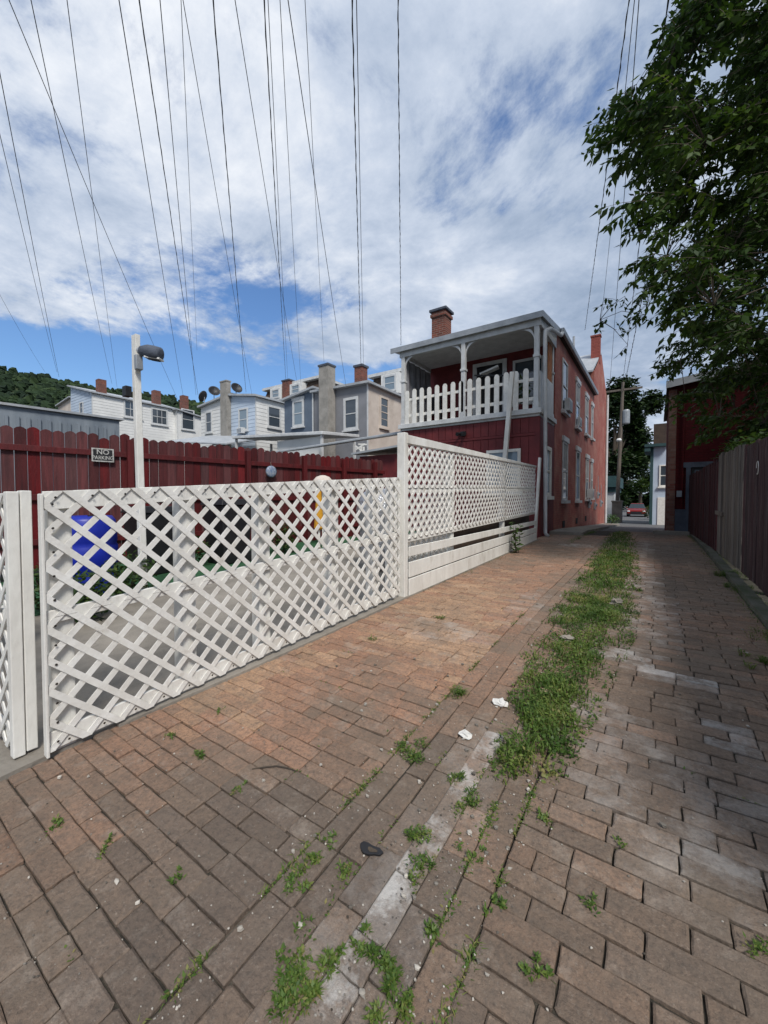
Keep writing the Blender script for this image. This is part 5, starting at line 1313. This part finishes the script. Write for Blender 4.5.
# pale blue house on the right side of the far street
fy = 27.0; xa_ = X_at(652, fy)
fh = empty('far_house', (xa_+3, fy+4, gz(fy)), 'narrow pale blue and white house beyond the dark red building', 'house')
zz = onY(656, 447, fy).z
m = MB(); m.box((xa_, fy, -.6), (xa_+6, fy+8, zz)); m.build('wall', M['clap_blue'], fh)
m = MB(); m.box((xa_-.02, fy-.05, -.6), (xa_+.12, fy-.003, zz)); m.build('corner_board', M['teal'], fh)
m = MB(); m.box((xa_+.35, fy-.04, -.4), (xa_+1.2, fy-.004, 1.4)); m.build('door', M['white'], fh)
window(fh, (xa_+.8, fy-.003, 2.0), (1, 0, 0), (0, -1, 0), .8, 1.2, mat='white2')
m = MB(); m.box((xa_+.1, fy+1, zz+.002), (xa_+6, fy+8, onY(656, 424, fy+1).z)); m.build('upper_wall', M['brown'], fh)
m = MB(); m.box((xa_-.3, fy-.3, zz-.25), (xa_-.02, fy+2, zz-.02)); m.box((xa_-.3, fy-.35, zz+.003), (xa_+.8, fy+.99, zz+.15)); m.build('awning', M['teal'], fh)

# red car
def car(p, label):
    r = empty('parked_car', p, label, 'car'); p = Vector(p)
    def T(x, y, z): return p + Vector((x, y, z))
    sec = [(-2.15, .82, .38, .62), (-2.05, .88, .25, .74), (-1.2, .9, .22, .88), (-.9, .9, .22, .92), (1.2, .9, .22, .92), (2.0, .88, .25, .86), (2.15, .8, .4, .75)]
    m = MB(); o = 0
    for (y, w, z0, z1) in sec:
        m.v += [T(-w, y, z0+.08), T(-w*.9, y, z0), T(w*.9, y, z0), T(w, y, z0+.08), T(w, y, z1-.1), T(w*.86, y, z1), T(-w*.86, y, z1), T(-w, y, z1-.1)]
    for i in range(len(sec)-1):
        for k in range(8): m.f.append([i*8+k, i*8+(k+1) % 8, (i+1)*8+(k+1) % 8, (i+1)*8+k]); m.m.append(0); m.cols.append(None)
    m.f += [list(reversed(range(8))), [48+k for k in range(8)]]; m.m += [0, 0]; m.cols += [None]*2
    m.build('body', M['redpaint'], r, bevel=.03)
    m = MB(); m.hexa([T(-.78, -.95, .915), T(.78, -.95, .915), T(.78, 1.6, .915), T(-.78, 1.6, .915), T(-.6, -.3, 1.40), T(.6, -.3, 1.40), T(.6, 1.1, 1.40), T(-.6, 1.1, 1.40)]); m.build('window_glass', M['glass'], r, bevel=.02)
    m = MB(); m.hexa([T(-.62, -.32, 1.402), T(.62, -.32, 1.402), T(.62, 1.12, 1.402), T(-.62, 1.12, 1.402), T(-.55, -.2, 1.45), T(.55, -.2, 1.45), T(.55, 1.0, 1.45), T(-.55, 1.0, 1.45)]); m.build('roof', M['redpaint'], r, bevel=.015)
    m = MB(); m.box(T(-.5, -2.19, .36), T(.5, -2.152, .58)); m.build('grille', M['black'], r)
    m = MB(); m.box(T(-.85, -2.22, .24), T(.85, -2.13, .36)); m.build('bumper', M['black'], r)
    for sx in (-1, 1):
        m = MB(); m.box(T(sx*.58, -2.18, .55), T(sx*.83, -2.08, .69)); m.build('headlight', M['lamp'], r, bevel=.01)
        m = MB(); m.box(T(sx*.9, -.75, .92), T(sx*1.02, -.6, 1.04)); m.build('wing_mirror', M['redpaint'], r)
        for yy in (-1.35, 1.35):
            m = MB(); m.tube([T(sx*.70, yy, .32), T(sx*.92, yy, .32)], .32, 18); w_ = m.build('wheel', M['black'], r)
            m = MB(); m.tube([T(sx*.921, yy, .32), T(sx*.93, yy, .32)], .18, 12); m.build('rim', M['metal'], w_)
p = at(637, 512, 45); p.z = gz(p.y); car(p, 'red car parked facing the camera at the far end of the alley')

# ================================================================ BIG TREE on the right
def big_tree():
    base = Vector((4.7, 6.6, gz(6.6))); root = empty('overhanging_tree', base, 'large dark leafy tree hanging over the alley from the right', 'tree')
    rnd = random.Random(11); leaves, wood, twigs = MB(), MB(), MB()
    fork = base + Vector((-.15, .1, 3.0))
    wood.tube([base - Vector((0, 0, .4)), base + Vector((.02, 0, .6)), base + Vector((-.1, .05, 1.8)), fork], [.34, .25, .22, .2], 12)
    # outline of the crown as directions; every twig end gets its own distance
    def inside(px, py):
        L_ = [(-400, 690), (0, 668), (40, 648), (70, 640), (88, 606), (105, 590), (135, 586), (152, 592), (165, 650), (172, 622), (200, 612), (235, 626), (262, 624), (290, 612), (325, 622), (345, 640), (372, 640), (400, 655), (430, 700), (455, 745), (470, 800)]
        for (a, u), (b, v) in zip(L_, L_[1:]):
            if a <= py <= b: return px - (u + (v-u)*(py-a)/(b-a))
        return -1
    hubs = []
    for _ in range(40000):
        if len(hubs) > 2500: break
        px, py = rnd.uniform(585, 1050), rnd.uniform(-330, 455)
        e = inside(px, py) - 19
        if e < 3: continue
        if px > 800 and rnd.random() < .35: continue
        fr = min(1, e/130)
        if rnd.random() > .36 + .64*fr: continue
        if e < 28 and 150 < py < 170: continue
        if noise.noise(Vector((px*.017, py*.021, 3))) < -.12 - min(.14, e*.0014): continue
        d = rnd.uniform(4.3, 6.2) if e < 50 else rnd.uniform(4.2, 8.5)
        if py > 330: d = rnd.uniform(6.0, 9.0)
        q = at(px, py, d)
        if q.z < 2.1: continue
        hubs.append((q, e))
    # thin outer branch with sparse leaves low on the left
    for px, py, d in ((618, 302, 7.0), (612, 304, 7.1), (608, 318, 7.2), (625, 296, 7), (604, 298, 7.1), (600, 320, 7.2), (616, 322, 7.2), (632, 330, 7), (628, 345, 7)): hubs.append((at(px, py, d), 1))
    ends = []
    for k in range(26):
        h = hubs[rnd.randrange(len(hubs))][0]; ends.append(h)
    limbs = []
    for k in range(9):
        a = rnd.uniform(1.6, 4.6); e_ = fork + Vector((math.cos(a)*rnd.uniform(1.2, 3), math.sin(a)*rnd.uniform(.6, 2.6), rnd.uniform(1.4, 5)))
        mid = fork.lerp(e_, .5) + Vector((0, 0, .5)); wood.tube([fork, mid, e_], [.14, .10, .05], 8); limbs += [mid, e_, mid.lerp(e_, .5)]
    more = [hubs[rnd.randrange(len(hubs))][0] for _ in range(170)]
    grow = [(l, .045) for l in limbs]
    for h in sorted(ends + more, key=lambda q: (q-fork).length):
        s_, r_ = min(grow, key=lambda l: (l[0]-h).length)
        mid = s_.lerp(h, .5) + Vector((rnd.gauss(0, .06), rnd.gauss(0, .06), .08 + .05*rnd.random())); rn = max(.005, r_*.68)
        twigs.tube([s_, mid, h], [r_*.75, (r_*.75+rn)/2, rn], 5); grow.append((h, rn))
    ends = [g_[0] for g_ in grow[len(limbs):]]
    nodes = limbs + ends
    for h, e in hubs:
        s_ = min(nodes, key=lambda l: (l-h).length + .25*max(0, l.z-h.z)); v = h - s_
        st = s_ if v.length < .9 else h - v.normalized()*.9
        if rnd.random() < .6: twigs.tube([st, st.lerp(h, .5)+Vector((0, 0, .06)), h], [.008, .005, .003], 4)
        out_d = (h - Vector((4.2, 7, h.z))).normalized()
        nsub = 3 if e > 4 else 1
        for s2 in range(nsub):
            dirt_ = (out_d*.7 + Vector((rnd.gauss(0, .6), rnd.gauss(0, .6), rnd.gauss(-.15, .4)))).normalized()
            ln = rnd.uniform(.25, .55) if e > 14 else rnd.uniform(.18, .34)
            tip = h + dirt_*ln + Vector((0, 0, -.12*ln))
            twigs.tube([h, h.lerp(tip, .5)+Vector((0, 0, .02)), tip], [.004, .003, .0015], 3, cap=False)
            nl = int(ln/.032) if e > 14 else int(ln/.045)
            tone = rnd.gauss(.38, .16) + .3*noise.noise(h*.8)
            for k in range(nl):
                p = h.lerp(tip, (k+.5)/nl); side = 1 if k % 2 else -1
                az = math.atan2(dirt_.y, dirt_.x) + side*rnd.uniform(.5, 1.2)
                L_ = rnd.uniform(.09, .15)
                leaflet(leaves, p, L_, L_*.42, az, rnd.uniform(-1.15, -.05), min(1, max(0, tone + rnd.gauss(0, .12))), rnd.gauss(0, .5))
                if rnd.random() < .5: leaflet(leaves, p + Vector((rnd.gauss(0, .03), rnd.gauss(0, .03), rnd.gauss(0, .03))), L_*.8, L_*.36, rnd.random()*6.28, rnd.uniform(-1.0, .2), min(1, max(0, tone + rnd.gauss(0, .12))), rnd.gauss(0, .5))
    leaves.build('crown', M['leaf'], root); wood.build('trunk', M['bark'], root, smooth=True); twigs.build('branches', M['bark'], root)
big_tree()
# vines over the fence top
for (y, x, n) in ((7.6, .95, 240), (6.9, .98, 180), (8.9, .95, 160)):
    p = Vector((x+.08, y, gz(y))); r = empty('vine', p, {7.6: 'leafy vine spilling over the top of the bare grey gate', 6.9: 'leafy vine over the fence where the maroon boards meet the grey gate', 8.9: 'leafy vine at the far end of the grey gate'}[y], 'vine', 'vines on the right fence')
    m = MB(); s_ = MB()
    for _ in range(n):
        q = p + Vector((random.gauss(-.04, .07), random.gauss(0, .38), 1.64 + abs(random.gauss(0, .07)) - .02)); leaflet(m, q, random.uniform(.05, .09), .045, random.random()*6.28, random.uniform(-.8, .6), random.random()*.8, random.gauss(0, .5))
    s_.tube([p, p+Vector((.02, .05, .9)), p+Vector((-.03, .2, 1.68)), p+Vector((-.06, .6, 1.7))], .009, 5)
    m.build('leaves', M['leaf'], r); s_.build('stem', M['bark'], r)

# ================================================================ OVERHEAD WIRES
def wire(px0, py0, px1, py1, h, d, r, thick, label_, sag=.0):
    r0 = ray(px0, py0); a = Vector((0, 0, EYE)) + r0*(h/r0.z) if r0.z > .3 else at(px0, py0, 8)
    b = at(px1, py1, d)
    back = a + (a-b).normalized()*14; back.z = a.z + .5
    pts = []
    for k in range(15):
        t = k/14; p = a.lerp(b, t); p.z -= sag*4*t*(1-t); pts.append(p)
    pts = [back, (back+a)/2] + pts
    r *= .62; m = MB(); m.tube(pts, r, 6)
    if thick:   # a second conductor twisted round the first
        q = []; n = 140
        for k in range(n+1):
            t = k/n; p = a.lerp(b, t); p.z -= sag*4*t*(1-t); an = k*1.1; q.append(p + Vector((math.cos(an)*r*1.7, 0, math.sin(an)*r*1.7)))
        m.tube(q, r*.75, 4)
    o = m.build('overhead_wire', M['wire']); o.data.materials[0] = M['wire']
    return tag(o, label_, 'wire', 'overhead wires')
WR = [(0, 74, 59, 377, 9, 30, .014, 0, 'thin overhead wire at the far left, upper of a close pair near the hill'),
      (0, 135, 57, 372, 9, 31, .012, 0, 'thin overhead wire at the far left, lower of a close pair near the hill'),
      (0, 295, 45, 372, 9, 33, .010, 0, 'short thin wire low at the left edge above the hill'),
      (9, 0, 178, 400, 7.2, 26, .011, 0, 'overhead wire slanting strongly right from the top left corner past the lamp post'),
      (31, 0, 112, 384, 7.6, 30, .011, 0, 'thin overhead wire second from the top left corner'),
      (67, 0, 117, 387, 7.9, 30, .010, 0, 'thin overhead wire ending above the far white house'),
      (119, 0, 183, 395, 7.4, 28, .012, 0, 'overhead wire ending just right of the floodlight'),
      (139, 0, 198, 395, 7.0, 24, .012, 1, 'thick twisted overhead wire coming down to the white house with dishes'),
      (160, 0, 196, 395, 7.6, 25, .011, 0, 'overhead wire just right of the thick twisted one above the white houses'),
      (181, 0, 197, 350, 8.2, 27, .009, 0, 'faint overhead wire close to the satellite dishes'),
      (183, 0, 252, 395, 7.3, 23, .009, 0, 'thin overhead wire crossing down to the pale blue house'),
      (213, 0, 246, 392, 6.8, 22.5, .012, 1, 'thick twisted overhead wire coming down to the pale blue house'),
      (235, 0, 298, 388, 7.2, 24, .010, 0, 'thin overhead wire slanting right to the dark mansard house'),
      (264, 0, 286, 383, 7.0, 26, .012, 1, 'thick twisted overhead wire ending at the mansard house chimney'),
      (268, 0, 288, 383, 7.4, 26, .009, 0, 'thin overhead wire alongside the twisted one at the mansard chimney'),
      (280, 0, 301, 386, 7.6, 26, .009, 0, 'faint overhead wire above the mansard dormers'),
      (288, 0, 346, 386, 6.8, 20.5, .011, 0, 'overhead wire slanting right to the grey rendered house'),
      (305, 0, 324, 362, 7.4, 20, .008, 0, 'faint overhead wire ending at the tall cement chimney'),
      (352, 0, 361, 366, 6.6, 19.5, .012, 1, 'thick twisted overhead wire ending at the brick chimney of the grey house'),
      (356.5, 0, 363.5, 366, 6.8, 19.5, .010, 0, 'overhead wire running right beside the twisted one to the brick chimney'),
      (398, 0, 401, 345, 6.2, 12.4, .009, 1, 'thick dark wire coming straight down to the left corner of the porch roof'),
      (629, 0, 585, 330, 6.4, 15, .009, 1, 'twisted wire coming down to the roof of the red brick house'),
      (634.5, 0, 598.5, 345, 7, 22, .009, 0, 'thin wire running to the far chimney of the red brick house'),
      (639, 0, 607, 420, 7, 26, .010, 0, 'thin wire passing the end of the red brick house'),
      (668, 0, 622, 388, 6.8, 27, .012, 1, 'dark twisted wire running through the tree to the utility pole'),
      (700, 0, 623, 392, 6.2, 27, .015, 1, 'thickest black wire running behind the leaves to the utility pole')]
for w in WR: wire(*w, sag=.12 if w[5] > 20 else .05)
